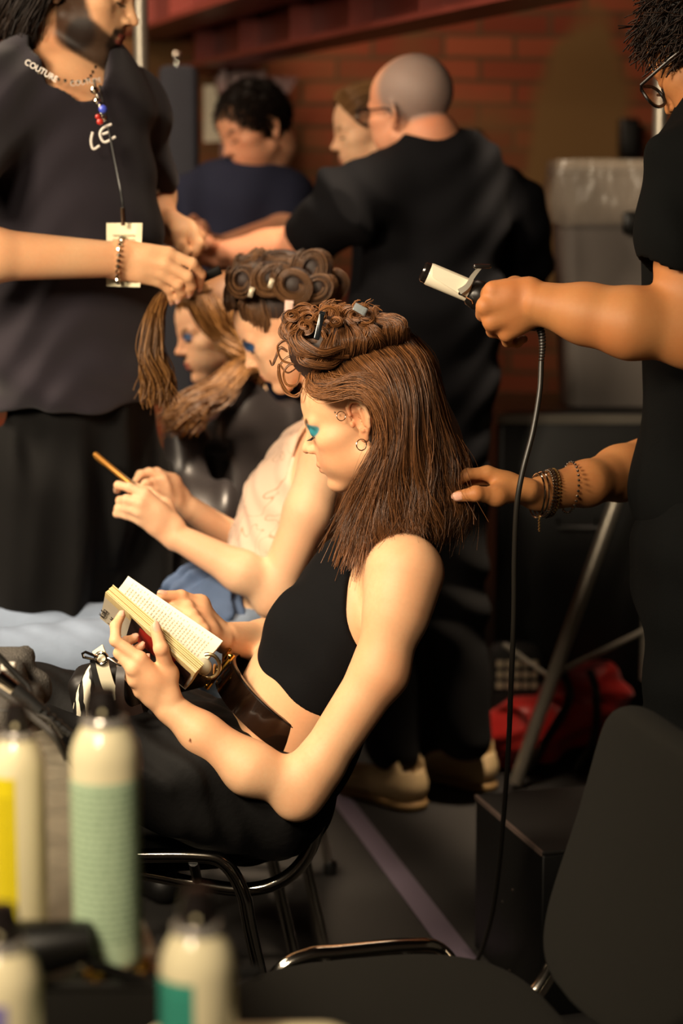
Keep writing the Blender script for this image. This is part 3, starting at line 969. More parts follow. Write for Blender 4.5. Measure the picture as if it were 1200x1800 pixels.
# ---------------------------------------------------------------- the woman reading
YM = 3.08
reader = empty('person', (-.10, YM, .48), 'seated woman reading a paperback, in black crop top with brown hair half pinned up', 'person')
ro = np.array(reader.location)
def at0(o, root):
    o.location = -Vector([float(x) for x in root.location]); return o
SK = skin_mat('skin_warm', 'dbae86')

F = Field(.0030, ((( -.42, -.18, .0022), (-.12, .07, .0022)), ((2.80, 3.0, .0024),), ((.99, 1.30, .0022), (.70, 1.0, .0025))))
# trunk
pel, wai, rib, chs, nk = P(478, 1368, YM), P(522, 1235, YM), P(572, 1160, YM), P(632, 1070, YM), P(703, 950, YM + .01)
fr = unit(P(500, 1150, YM) - P(620, 1200, YM))        # towards the chest front
F.add(seg(pel, .112, wai, .112, fr, .80), .02)
F.add(seg(wai, .112, rib, .125, fr, .74), .04)
F.add(seg(rib, .122, chs, .132, fr, .72), .04)
F.add(seg(chs, .12, P(680, 1000, YM), .085, fr, .62), .04)
# shoulders
ns, fs = P(712, 1008, 2.925), P(668, 1000, 3.235)
F.add(seg(P(690, 965, YM - .03), .042, ns, .050), .045)
F.add(seg(P(680, 965, YM + .03), .042, fs, .050), .045)
F.add(seg(P(655, 1000, YM - .06), .018, P(700, 965, 2.95), .014), .02)      # collar bone
# neck
H = Head(F, P(643, 744, YM - .005), (-.93, .16, -.33), (-.33, 0, .95), .97)
F.add(seg(nk, .052, H.p(0, -.040, -.045), .050), .03)
# near arm
el = P(524, 1398, 2.87)
um = P(668, 1180, 2.885)
F.add(seg(ns, .052, P(700, 1075, 2.905), .046), .03)
F.add(seg(P(700, 1060, 2.905), .046, um, .040), .02)
F.add(seg(um, .041, P(560, 1345, 2.87), .0355), .02)
F.add(seg(P(560, 1345, 2.87), .0345, el, .033), .02)
F.add(ell(P(518, 1415, 2.868), (.025, .026, .022)), .02)
wr = P(303, 1247, 2.885)
F.add(seg(P(535, 1385, 2.87), .033, P(440, 1352, 2.865), .0385), .025)
F.add(seg(P(440, 1350, 2.865), .0385, P(355, 1290, 2.875), .0295), .02)
F.add(seg(P(355, 1290, 2.875), .0285, wr, .0235), .02)
# near hand on the outside of the cover
hand(F, P(298, 1238, 2.885), .024,
     [P(246, 1158, 2.865), P(234, 1176, 2.862), P(236, 1196, 2.868), P(246, 1216, 2.878)],
     [[P(203, 1126, 2.868), P(203, 1100, 2.880), P(213, 1082, 2.893)],
      [P(210, 1148, 2.872), P(222, 1128, 2.895), P(236, 1122, 2.905)],
      [P(216, 1170, 2.878), P(232, 1146, 2.902), P(248, 1136, 2.910)],
      [P(228, 1190, 2.886), P(244, 1166, 2.905), P(258, 1156, 2.913)]],
     [P(296, 1185, 2.888), P(283, 1140, 2.872), P(273, 1104, 2.880)], rs=1.06, nails=unit(V(.2, -.5, .9)))
# far arm and hand
fel = P(560, 1165, 3.33)
F.add(seg(fs, .046, fel, .034), .02)
F.add(seg(fel, .034, P(465, 1128, 3.20), .034), .02)
F.add(seg(P(465, 1128, 3.20), .034, P(398, 1122, 3.12), .026), .02)
hand(F, P(385, 1112, 3.105), .024,
     [P(330, 1068, 3.085), P(338, 1082, 3.07), P(348, 1096, 3.06), P(358, 1108, 3.055)],
     [[P(305, 1054, 3.095), P(290, 1056, 3.105), P(278, 1062, 3.10)],
      [P(306, 1066, 3.085), P(290, 1072, 3.08), P(280, 1076, 3.075)],
      [P(318, 1090, 3.06), P(304, 1098, 3.05), P(296, 1100, 3.04)],
      [P(334, 1110, 3.05), P(322, 1118, 3.04), P(314, 1120, 3.035)]],
     [P(352, 1062, 3.115), P(318, 1049, 3.095), P(284, 1047, 3.075)], rs=1.05, nails=unit(V(-.3, -.5, .9)))
H.ear_off = V(0, .004, .012); H.ear_out = .0065; H.ear_s = 1.12
H.build(shadow='2f7a80', lips='9c5a48', brow='4a2f1c', nose=1.0, lipfull=.95)
for q in (((-.034, .083, .0205), (.020, .018, .0095)), ((-.044, .074, .0215), (.011, .014, .0075))): F.paint(H.e(*q), '2f7f8a', .004, .95)
F.paint(H.e((-.080, .0, .012), (.012, .022, .034)), 'c86a3e', .006, .40)
F.paint(ell(P(463, 1184, 2.965), (.0035, .02, .0035)), '5a2a18', .001)
F.paint(ell(P(335, 1300, 2.85), (.0018, .02, .0018)), '6a3a20', .001)
F.paint(H.e((-.03, .088, -.02), (.02, .02, .015)), 'd08a66', .02, .35)
body = F.mesh('body', SK, reader); at0(body, reader)

# crop top: over the trunk, cut at the armholes and the hem
black_cloth = mat('black_jersey', '08080a', .9, var=.2, nscale=300, bump=.3, bscale=420, bdist=.001, spec=.15)
F = Field(.0036)
o = .006
F.add(seg(wai, .112 + o, rib, .125 + o, fr, .75), .0)
F.add(seg(rib, .122 + o, chs, .134 + o, fr, .74), .04)
F.add(seg(chs, .12 + o, P(680, 1000, YM), .088 + o, fr, .64), .04)
F.add(seg(P(668, 985, YM - .02), .042 + o, P(668, 985, YM + .04), .042 + o), .04)
bst = fr * .034 + (pel - chs) * .03
for dy in (-.058, .058):
    F.add(ell(P(575, 1112, YM + dy) + bst, (.060, .055, .062)), .035)
F.add(seg(P(690, 955, YM), .056, H.p(0, -.045, -.10), .0535), .03)
F.cut(half(P(662, 905, YM), unit(P(662, 905, YM) - P(682, 985, YM))), .004)
hem = unit(P(560, 1110, YM) - P(500, 1235, YM))
F.cut(half(P(497, 1192, YM), -hem + V(0, .0, 0)), .005)
for dy, px in ((-.15, 705), (.17, 690)):
    F.sub(ell(P(px, 1045, YM + dy), (.098, .085, .125), frame((1, 0, 0), unit(chs - rib))), .008)
F.warp = lambda X, Y, Z: .0010 * np.sin(90 * X + 60 * Z) * np.sin(30 * Y + 20 * Z)
top = F.mesh('crop_top', black_cloth, reader); at0(top, reader)

# trousers
F = Field(.0042)
kn, kf = P(75, 1320, 2.90), P(40, 1235, 3.14)
F.add(seg(pel, .118, wai, .116, fr, .84), .02)
F.add(seg(P(470, 1400, 2.97), .098, P(330, 1370, 2.93), .088), .05)
F.add(seg(P(330, 1370, 2.93), .088, kn, .064), .03)
F.add(seg(P(470, 1390, 3.18), .095, P(300, 1300, 3.17), .084), .05)
F.add(seg(P(300, 1300, 3.17), .084, kf, .060), .02)
F.add(seg(P(430, 1290, 3.05), .080, P(320, 1290, 3.05), .062), .05)
F.add(seg(P(450, 1410, 3.07), .092, P(380, 1425, 3.05), .080), .03)
F.add(seg(kn, .063, P(60, 1900, 2.95), .05), .02).add(seg(kf, .060, P(20, 1800, 3.25), .048), .02)
F.cut(half(P(446, 1262, YM), unit(wai - pel)), .004)
F.cut(half(V(0, 0, .50), (.0, 0, -1)) if False else half(V(0, 0, .485), (0, 0, -1)), .02) if False else None
def folds(X, Y, Z):
    d = .0045 * np.sin(52 * (X * .55 + Z) + 3.2 * np.sin(9 * X + 22 * Y)) + .0035 * np.sin(34 * (X - .8 * Z) + 4 * np.sin(13 * Z))
    return d + .002 * np.sin(95 * X + 50 * Z + 8 * np.sin(20 * Y))
F.warp = folds
trousers = F.mesh('trousers', mat('black_crepe', '0d0c0c', .75, var=.2, nscale=200, bump=.35, bscale=90, bdist=.002, spec=.2), reader); at0(trousers, reader)

# wide patent belt: a band around the waist
leather = mat('brown_patent', '1b0f08', .16, var=.3, nscale=6, coat=.6)
ax = unit(rib - wai); c0 = P(482, 1243, YM) - ax * .0; yv = V(0, 1, 0); xv = unit(np.cross(yv, ax)); 
if np.dot(xv, fr) < 0: xv = -xv
# tilt so the front rides higher
ax = unit(ax + xv * -.10); xv = unit(np.cross(yv, ax)); xv = xv if np.dot(xv, fr) > 0 else -xv
def band(c, rx, ry, z0, z1, th, n=96):
    m = MB(); L = []
    for rr, zz in ((0, z0), (th, z0 + .001), (th, z1 - .001), (0, z1), (-.001, z1), (-.001, z0)):
        L.append([c + xv * (rx + rr) * math.cos(2 * math.pi * i / n) + yv * (ry + rr) * math.sin(2 * math.pi * i / n) + ax * zz for i in range(n)])
    L.append(L[0]); m.loft(L, False); return m
b0 = band(c0, .098, .126, -.024, .024, .004)
belt = at0(b0.build('belt', leather, reader), reader)
m = band(c0, .0985, .1265, .019, .0225, .0045)
at0(m.build('belt_piping', mat('belt_edge', '050404', .3), reader), reader)
gold = mat('gold', 'e0b04a', .18, metal=1)
bc = c0 + xv * .106 + yv * -.012
m = MB()
def bq(u, w, o_=0): return bc + ax * u + yv * w + xv * o_
m.tube([bq(-.024, -.020, .003), bq(.024, -.020, .003), bq(.026, -.004, .006), bq(.024, .012, .006), bq(-.024, .012, .003), bq(-.026, -.004, .003)], .0030, 8, True)
m.tube([bq(-.034, -.030, .001), bq(.034, -.024, .001)], .0034, 8)
m.tube([bq(.010, -.02, .004), bq(.012, .03, .008)], .0028, 8).tube([bq(-.012, -.02, .004), bq(-.010, .03, .008)], .0028, 8)
for u in (-.03, 0, .03): m.lathe([(0, 0), (.0045, 0), (.005, .003), (.002, .006), (0, .006)], bq(u, -.028, .002), xv, 12)
m.tube([bq(.022 + .006 * math.cos(a), .020 + .008 * math.sin(a), .006) for a in np.linspace(0, 6.0, 12)], .0022, 8)
at0(m.build('belt_buckle', gold, reader), reader)

# ear jewellery
silver = mat('silver', 'd8cfc0', .15, metal=1)
def hoop(c, r, th, nrm, name, a0=0, a1=360):
    n = unit(nrm); x = unit(np.cross(n, (0, 0, 1))); z = np.cross(x, n)
    A = np.radians(np.linspace(a0, a1, 28))
    pts = [V(c) + x * r * math.cos(a) + z * r * math.sin(a) for a in A]
    return at0(MB().tube(pts if a1 - a0 < 360 else pts[:-1], th, 8, a1 - a0 >= 360).build(name, silver, reader), reader)
lobe = H.p(-.084, .0, -.014)
hoop(lobe + V(0, -.004, -.006), .0085, .0009, V(.45, -.9, .1), 'hoop_earring')
hoop(H.p(-.081, .018, .032), .0070, .0007, V(.3, -.9, .2), 'ear_cuff')
at0(MB().lathe([(0, 0), (.0016, .0004), (.001, .0016), (0, .002)], H.p(-.078, .026, .040), V(0, -1, 0), 10).build('ear_stud', silver, reader), reader)
# eyelashes of both eyes
m = MB()
for sx in (-1, 1):
    for i in range(15):
        u = -1 + 2 * i / 14
        a = H.p(sx * (.0305 + .0125 * u), .0855 - .004 * u * u - .003 * max(u, 0), .0085)
        d = H.R @ unit(V(sx * .35 * u, .85, -.35)); q = a + d * .006; q2 = a + d * .0095 + H.R @ V(0, 0, .002)
        m.tube([a, q, q2], [.00045, .00035, .0001], 5)
at0(m.build('eyelashes', mat('lash', '0a0605', .6), reader, auto=0), reader)

# ---- hair
HM = hair_mat('brown_hair', '2b180d', '966238', .38)
def hp(x, y, z): return H.p(x, y, z)
groups = []
# dense under-layer so that no scalp shows: many strands lying close to the skull, near side and far side
def arc(s, side, lift=.0, front=0.0):
    """guide: from the parting line down over the side of the head to the shoulder; s 0 front .. 1 back"""
    # root on the parting line (px,py of the near side)
    return None
near = [  # guides of the near side, front to back: px, py, Y
    [(548, 664, 3.030), (545, 678, 3.000), (562, 690, 2.982), (594, 686, 2.968), (638, 668, 2.955), (674, 698, 2.955), (684, 762, 2.962), (648, 835, 2.970), (622, 900, 2.980), (612, 938, 2.985)],
    [(560, 655, 3.025), (562, 674, 2.990), (588, 676, 2.972), (630, 662, 2.955), (670, 686, 2.950), (688, 736, 2.952), (682, 796, 2.958), (655, 860, 2.965), (636, 915, 2.968), (626, 950, 2.965)],
    [(590, 640, 3.025), (606, 666, 2.985), (636, 674, 2.955), (668, 690, 2.948), (688, 738, 2.946), (690, 790, 2.950), (670, 845, 2.955), (660, 890, 2.955), (654, 925, 2.955), (648, 950, 2.952)],
    [(620, 628, 3.025), (647, 652, 2.978), (672, 684, 2.952), (686, 730, 2.944), (690, 780, 2.945), (680, 830, 2.948), (678, 870, 2.950), (676, 905, 2.950), (672, 930, 2.948), (670, 950, 2.945)],
    [(650, 615, 3.025), (680, 640, 2.978), (700, 680, 2.952), (708, 730, 2.945), (708, 780, 2.946), (704, 830, 2.948), (704, 870, 2.948), (706, 900, 2.948), (700, 925, 2.945), (694, 940, 2.942)],
    [(680, 604, 3.030), (712, 640, 2.985), (728, 690, 2.960), (732, 740, 2.954), (734, 790, 2.952), (734, 830, 2.953), (736, 860, 2.955), (738, 885, 2.955), (736, 905, 2.952), (730, 920, 2.95)],
    [(705, 598, 3.040), (735, 635, 3.000), (752, 690, 2.985), (758, 740, 2.980), (764, 785, 2.978), (768, 820, 2.978), (768, 850, 2.980), (770, 880, 2.98), (768, 905, 2.98), (762, 925, 2.98)],
    [(715, 598, 3.060), (748, 640, 3.030), (766, 695, 3.020), (776, 745, 3.020), (790, 785, 3.02), (800, 820, 3.02), (802, 850, 3.02), (800, 880, 3.02), (796, 905, 3.02), (786, 930, 3.02)],
    [(718, 600, 3.090), (752, 648, 3.075), (770, 700, 3.07), (782, 745, 3.07), (798, 780, 3.07), (810, 812, 3.07), (812, 845, 3.07), (808, 878, 3.07), (800, 908, 3.07), (788, 935, 3.07)],
]
def shell(H, p, r=(.0785, .097, .0855), c=(0, -.016, .052)):
    q = (H.R.T @ (V(p) - H.o)) / H.s; c = V(c); k = np.linalg.norm((q - c) / V(r))
    return V(p) if k >= 1 else H.o + H.R @ ((c + (q - c) / k) * H.s)
ng = [[shell(H, P(*q)) for q in g] for g in near]
# mirrored to the far side of the head (inner pages of hair behind)
cen = P(680, 760, 3.085)
fg = [[V(p[0] + .01, 2 * 3.09 - p[1], p[2]) for p in g] for g in ng]
allg = ng + fg[::-1][1:]
def tones(n, lo=.1, hi=.8): return np.clip(rng.normal((lo + hi) / 2, .24, n), 0, 1)
for n, sp, inner in ((10500, .0036, 0), (4500, .005, .010), (2800, .005, .024), (1400, .006, .045)):
    gs = allg
    if inner:
        gs = [[p + (cen * V(1, 1, 0) + V(0, 0, p[2]) - p) * min(1, inner / (np.linalg.norm((cen - p)[:2]) + 1e-6)) * min(1, max(0, i - 1) / 5) for i, p in enumerate(g)] for g in allg]
    p = sheet(gs, n, 30, sp, wave=.0080, freq=2.1, clump=7, jitter_end=.010)
    M_ = p.shape[1]; pr = np.linspace(1, .45, M_)[None] * rng.uniform(.0003, .0006, (n, 1))
    groups.append((p, pr, tones(n)))
# fly-aways at the back and the thin front ends that frame the jaw
p = sheet([ng[-3], ng[-2], ng[-1]], 160, 30, .007, wave=.006, freq=1.2, jitter_end=.022)
groups.append((p, rng.uniform(.00025, .0004, 160), tones(160, .4, 1)))
p = sheet([[q + V(-.006, -.002, -.004 * i) for i, q in enumerate(g)] for g in ng[:3]], 260, 30, .006, wave=.005, freq=1.4, jitter_end=.014)
groups.append((p, rng.uniform(.0003, .0005, 260), tones(260, .4, 1)))
# pinned-up top: locks run from the parting forward and upward, ending in curls over the forehead
def lock(pts, w, n, M=30, twist=2.0, tone=(.2, .9), flat=.6, curl=None):
    c = spline(pts, M)
    if curl is not None:
        r, turns, start = curl
        s = np.clip((np.linspace(0, 1, M) - start) / (1 - start), 0, 1)
        A = s * turns * 2 * math.pi
        t = unit(c[-1] - c[int(M * start)] + 1e-6); e1 = unit(np.cross(t, (0, 1, 0))); e2 = V(0, 1, 0)
        c = c + (e1[None] * (np.cos(A)[:, None] - 1) + e2[None] * np.sin(A)[:, None] * .6) * r * np.minimum(s * 3, 1)[:, None]
    t = np.gradient(c, axis=0); t /= np.linalg.norm(t, axis=1, keepdims=True)
    a = np.cross(t, V(0, 1, 0)); a /= np.linalg.norm(a, axis=1, keepdims=True) + 1e-6; b = np.cross(t, a)
    ph = rng.random(n) * 2 * math.pi; rr = np.sqrt(rng.random(n)) * w
    s = np.linspace(0, 1, M)
    env = np.sin(np.clip(s * 1.02 + .12, 0, 1) * math.pi) ** .5
    ang = ph[:, None] + twist * s[None]
    p = c[None] + (a[None] * np.cos(ang)[..., None] + b[None] * np.sin(ang)[..., None] * flat) * (rr[:, None] * env[None])[..., None] + rng.normal(0, 1, (n, 1, 3)) * .0008
    return (p, rng.uniform(.0004, .0007, n), tones(n, *tone))
def L3(*q): return [P(*x) for x in q]
rnd = random.Random(5)
top_line = [(560, 652), (600, 637), (640, 620), (680, 606), (712, 598)]
# rows of locks swept from the parting over the crown to the pin at (632,545)
for k in range(17):
    f = k / 16
    x0 = 556 + 158 * f; y0 = 655 - 58 * f
    tx, ty = 632 - 52 * (1 - f) + 12 * f, 556 + 12 * (1 - f)
    for lay, Yo in ((0, 3.0), (1, 3.06), (2, 3.12)):
        mid = ((x0 + tx) / 2 + rnd.uniform(-9, 9) + 16 * f, (y0 + ty) / 2 - 4 - 10 * f - 3 * lay + rnd.uniform(-6, 5))
        groups.append(lock(L3((x0, y0, 3.02 + .03 * lay), (x0 + (mid[0] - x0) * .5 + 3, y0 + (mid[1] - y0) * .55, 2.995 + .04 * lay), (mid[0], mid[1], Yo - .005), (tx, ty, Yo + .02)), .0085, 120, twist=rnd.uniform(-4, 4), tone=(.05, .8)))
# bulk of the front roll
for k in range(40):
    f = k / 39
    x0 = 560 - 30 * f + rnd.uniform(-6, 6); y0 = 650 - 60 * f + rnd.uniform(-6, 6)
    Y = rnd.uniform(2.985, 3.13)
    pts = L3((600 + 20 * f, 632 - 40 * f, Y), (x0 + 20, y0 + 2, Y - .01), (x0 - 18, y0 - 6, Y - .012), (x0 - 34 + 10 * f, y0 - 28, Y), (x0 - 14 + 14 * f, y0 - 46, Y + .01), (x0 + 18, y0 - 44, Y + .012), (x0 + 22, y0 - 24, Y + .006))
    pts = [p + V(rnd.gauss(0, .004), rnd.gauss(0, .004), rnd.gauss(0, .004)) for p in pts]
    groups.append(lock(pts, rnd.uniform(.004, .008), 85, twist=rnd.uniform(-5, 5), tone=(.15, .9)))
# loose curls on the crown
for k in range(80):
    cx, cy, Y = rnd.uniform(512, 648), rnd.uniform(548, 606), rnd.uniform(2.985, 3.13)
    if cx > 600: cy = rnd.uniform(542, 575)
    r = rnd.uniform(7, 19); a0 = rnd.uniform(0, 6.28); d = rnd.choice((-1, 1)); tw = rnd.uniform(3.6, 6.6)
    if (cy - r) < 536: cy = 536 + r
    pts = [P(cx + r * math.cos(a0 + d * a) * (1 - .05 * a), cy + r * .8 * math.sin(a0 + d * a) * (1 - .05 * a), Y + .004 * a) for a in np.linspace(0, tw, 9)]
    groups.append(lock(pts, .0032, 34, M=30, twist=2, tone=(.35, 1.0)))
# wisps on the brow
for pts in ([(528, 640, 3.05), (505, 655, 3.05), (490, 640, 3.05), (494, 672, 3.05), (512, 695, 3.05), (530, 688, 3.05)],
            [(524, 632, 3.06), (506, 628, 3.06), (489, 652, 3.06), (499, 688, 3.05), (522, 698, 3.04), (532, 682, 3.04)],
            [(530, 646, 3.04), (510, 640, 3.04), (498, 655, 3.04), (503, 676, 3.04), (520, 676, 3.04), (527, 655, 3.04)],
            [(505, 618, 3.05), (492, 612, 3.05), (484, 628, 3.05), (478, 642, 3.05), (474, 634, 3.05)],
            [(520, 600, 3.04), (500, 598, 3.04), (488, 610, 3.04), (495, 632, 3.04), (515, 640, 3.04)]):
    groups.append(lock(L3(*pts), .0016, 9, M=36, tone=(.4, 1.0)))
for k in range(60):
    x, y = rnd.uniform(540, 660), rnd.uniform(540, 552)
    a = rnd.uniform(-2.4, -.6); l_ = rnd.uniform(8, 26)
    groups.append(lock(L3((x, y + 8, 3.05), (x + l_ * .5 * math.cos(a), y + l_ * .5 * math.sin(a), 3.05), (x + l_ * math.cos(a + .7), y + 5 + l_ * math.sin(a + .7), 3.05)), .0006, 2, M=12, tone=(.5, 1)))
hair = hair_obj('hair', groups, HM, reader); at0(hair, reader)
# soft body of hair under the strands
F = Field(.005)
F.add(H.e((0, -.016, .052), (.0755, .0940, .0820)), 0)
F.add(seg(P(690, 700, 3.085), .078, P(712, 790, 3.085), .085, (0, 1, 0), 1.18), .03)
F.add(seg(P(716, 790, 3.085), .080, P(705, 890, 3.085), .070, (0, 1, 0), 1.25), .03)
F.add(ell(P(590, 600, 3.06), (.062, .06, .040)), .03)
F.add(ell(P(545, 622, 3.06), (.030, .05, .030)), .03)
F.sub(ell(H.p(0, .085, -.03), (.085, .062, .105), H.R), .01)
F.sub(ell(H.p(-.092, .010, .0), (.042, .046, .070), H.R), .01)
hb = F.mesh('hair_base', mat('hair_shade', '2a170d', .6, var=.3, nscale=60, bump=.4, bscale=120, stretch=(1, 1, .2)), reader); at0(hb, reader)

# clips
def clip(a, b, w, m_, label, n):
    e = empty('hair_clip', a, label, 'hair clip')
    a, b = V(a), V(b); t = unit(b - a); L = np.linalg.norm(b - a); R = frame(t, (0, -1, .2))
    MB().box(R @ V(0, L / 2, .003), (w, L / 2, .0014), R, .0012).build('upper_jaw', m_, e)
    MB().box(R @ V(0, L / 2, -.003), (w * .8, L / 2, .0012), R, .001).build('lower_jaw', m_, e)
    MB().tube([R @ V(-w, 0, 0), R @ V(w, 0, 0)], .0042, 12).build('hinge', m_, e)
    return e
clip(P(566, 552, 2.962), P(556, 597, 2.955), .0042, mat('clip_black', '12161a', .2), 'black alligator clip holding the curls above the forehead of the reading woman', 1)
t = NT('clear_plastic'); t.set(Base_Color=srgb('b8c0c4'), Roughness=.1, Transmission_Weight=.6, IOR=1.45)
clip(P(640, 548, 2.985), P(622, 538, 2.985), .006, t.m, 'clear plastic clip on the crown of the reading woman', 1)

# ---- the paperback
e = empty('paperback_book', P(270, 1120, 2.98), 'open paperback with cream pages held by the reading woman', 'book')
bo = np.array(e.location)
S0, S1 = P(176, 1086, 2.990), P(326, 1212, 2.945)
F0, F1 = P(186, 1040, 2.915), P(345, 1181, 2.870)
E0, E1 = P(222, 1019, 3.065), P(388, 1133, 3.020)
page = mat('page', 'f8f1dc', .8); edge = mat('page_edge', 'd9c38c', .8, var=.25, nscale=900, stretch=(1, 1, 1))
def quad_slab(a0, a1, b0, b1, t0, t1, n, bow=0.0, N=10, fan=0):
    """slab between lines a0-a1 (spine side) and b0-b1 (outer), from offset t0 to t1 along n, bowed"""
    m = MB(); L = []
    for j in range(N + 1):
        s = j / N
        p0 = a0 * (1 - s) + b0 * s; p1 = a1 * (1 - s) + b1 * s
        o_ = n * bow * math.sin(math.pi * min(1, s * 1.2)) 
        L.append([p0 + n * t0 + o_, p1 + n * t0 + o_, p1 + n * t1 + o_, p0 + n * t1 + o_])
    return m.loft(L, True)
nl = unit(np.cross(S1 - S0, F0 - S0)); nl = nl if nl[1] > 0 else -nl       # left half: inner side faces away from the camera
nr = unit(np.cross(S1 - S0, E0 - S0)); nr = nr if nr[2] > 0 else -nr
nb = 0
for i in range(7):
    t0 = .0012 + .0019 * i
    f = (i - 3) * .0012
    quad_slab(S0 - bo, S1 - bo, F0 - bo + nl * f * .6 + (F0 - S0) * (-.015 * (i % 3)), F1 - bo + nl * f + (F1 - S1) * (.012 * (i % 2)), t0, t0 + .0016, nl, .002).build('page_block', edge, e, False)
quad_slab(S0 - bo, S1 - bo, E0 - bo, E1 - bo, .0008, .010, nr, .010).build('right_pages', page, e, True, 50)
cov = mat('cover_white', 'cfc3ae', .35)
quad_slab(S0 - bo, S1 - bo, F0 - bo, F1 - bo, -.0004, .0006, nl, .0006).build('front_cover', cov, e, False)
quad_slab(S0 - bo, S1 - bo, E0 - bo, E1 - bo, -.0008, .0004, nr, .003).build('back_cover', cov, e, False)
# printed cover picture (plain red and dark bands) on the outside
def on_cover(u, v_): return S0 * (1 - u) * (1 - v_) + S1 * u * (1 - v_) + F0 * (1 - u) * v_ + F1 * u * v_ - bo - nl * .0010
def patch(u0, u1, v0, v1, m_, name):
    q = [on_cover(u0, v0), on_cover(u1, v0), on_cover(u1, v1), on_cover(u0, v1)]
    m = MB(); m.add(q + [p - nl * .0003 for p in q], [[0, 1, 2, 3], [7, 6, 5, 4], [0, 4, 5, 1], [1, 5, 6, 2], [2, 6, 7, 3], [3, 7, 4, 0]]); return m.build(name, m_, e, False)
patch(.30, .97, .06, .92, mat('cover_dark', '2a1a16', .3), 'cover_picture')
for u0, u1, v0, v1 in ((.40, .62, .30, .85), (.66, .80, .45, .9)):
    q = [on_cover(a_, b_) - nl * .0005 for a_, b_ in ((u0, v0), (u1, v0), (u1, v1), (u0, v1))]
    MB().add(q, [[0, 1, 2, 3]]).build('cover_print', mat('cover_red', 'a5281a', .3), e, False)
# title
def text_on(body, p, xdir, ydir, size, m_, parent, name='title', ext=.0002, align='LEFT'):
    cu = bpy.data.curves.new(name, 'FONT'); cu.body = body; cu.size = size; cu.extrude = ext; cu.align_x = align
    o = bpy.data.objects.new(name, cu); COL.objects.link(o)
    x = unit(xdir); y = unit(V(ydir) - x * np.dot(ydir, x)); z = np.cross(x, y)
    o.matrix_world = Matrix([[x[0], y[0], z[0], p[0]], [x[1], y[1], z[1], p[1]], [x[2], y[2], z[2], p[2]], [0, 0, 0, 1]])
    dg = bpy.context.evaluated_depsgraph_get(); me = bpy.data.meshes.new_from_object(o.evaluated_get(dg))
    me.transform(o.matrix_world)
    bpy.data.objects.remove(o)
    me.materials.clear(); me.materials.append(m_)
    r = bpy.data.objects.new(name, me); COL.objects.link(r); r.parent = parent
    return r
ink = mat('ink', '2a2320', .6)
up_ = F0 - S0; al = S1 - S0
text_on('Kafka', on_cover(.045, .10) - nl * .0008, up_ * .9 + al * .06, -al, .0155, ink, e)
text_on('La M', on_cover(.15, .06) - nl * .0008, up_ * .9 + al * .06, -al, .0155, ink, e)
# lines of print on the open page
m = MB()
def on_page(u, v_):
    s = v_; p = (S0 * (1 - u) + S1 * u) * (1 - s) + (E0 * (1 - u) + E1 * u) * s
    return p + nr * (.0102 + .010 * math.sin(math.pi * min(1, s * 1.2))) - bo
prn = random.Random(3)
for r_ in range(27):
    u = .07 + .87 * r_ / 27
    v0 = .32
    while v0 < .92:
        w_ = prn.uniform(.03, .09); v1 = min(v0 + w_, .93)
        m.add([on_page(u, v0), on_page(u + .009, v0), on_page(u + .009, v1), on_page(u, v1)], [[0, 1, 2, 3]])
        v0 = v1 + .02
m.build('print', mat('print_grey', 'd0c3a4', .8), e, False)

# ---- zebra bag on the lap
zq = P(185, 1220, 2.93)
e = empty('zebra_bag', zq, 'small zebra striped handbag with a cream strap lying in the lap of the reading woman', 'handbag')
t = NT('zebra'); wv = t.n('ShaderNodeTexWave'); wv.inputs['Scale'].default_value = 22; wv.inputs['Distortion'].default_value = 5; wv.inputs['Detail Scale'].default_value = 1.6
t.l(t.co((1, 1, .55)), wv.inputs['Vector']); t.set(Base_Color=t.ramp(wv.outputs['Fac'], .46, .54, srgb('0d0a08'), srgb('e4dcc4')), Roughness=.6)
F = Field(.003)
F.add(rbox(P(190, 1225, 2.96), (.050, .05, .052), frame((0, 1, 0), (-.25, 0, 1)), .02), .0)
F.add(seg(P(160, 1262, 2.94), .016, P(150, 1215, 2.94), .012), .02)
F.add(seg(P(245, 1200, 2.98), .03, P(345, 1180, 2.99), .026), .03)
o = F.mesh('body', mat('bag_black', '14100e', .5), e); at0(o, e)
m = MB(); m.tube(spline([P(146, 1278, 2.905), P(142, 1250, 2.90), P(150, 1215, 2.895), P(164, 1185, 2.90), P(180, 1165, 2.91)], 24), .012, 12)
at0(m.build('zebra_panel', t.m, e), e)
crm = mat('cream_leather', 'cfc7ac', .5)
def ribbon(pts, w, th, nrm, name, m_, par):
    c = spline(pts, 30); m = MB(); L = []
    for i, p in enumerate(c):
        tt = unit(c[min(i + 1, 29)] - c[max(i - 1, 0)]); s_ = unit(np.cross(tt, nrm)); n_ = np.cross(s_, tt)
        L.append([p + s_ * w + n_ * th, p - s_ * w + n_ * th, p - s_ * w - n_ * th, p + s_ * w - n_ * th])
    m.loft(L); return at0(m.build(name, m_, par), par)
ribbon([P(206, 1228, 2.885), P(192, 1208, 2.878), P(183, 1180, 2.876), P(178, 1158, 2.88), P(172, 1140, 2.90)], .0095, .0015, V(0, -1, 0), 'strap', crm, e)
ribbon([P(196, 1238, 2.888), P(176, 1214, 2.88), P(166, 1180, 2.878), P(163, 1160, 2.88)], .0042, .002, V(0, -1, 0), 'zip_tape', mat('zip_black', '0c0a09', .6), e)
ribbon([P(250, 1245, 2.862), P(228, 1250, 2.858), P(212, 1232, 2.856), P(211, 1195, 2.86), P(214, 1166, 2.87)], .0065, .0012, V(0, -1, 0), 'loop_strap', mat('brown_strap', '1c110d', .35), e)
x_ = P(178, 1157, 2.872)
m = MB().tube([x_ + V(.0085 * math.cos(a), 0, .0085 * math.sin(a)) for a in np.linspace(0, 2 * math.pi, 25)[:-1]], .0026, 8, True)
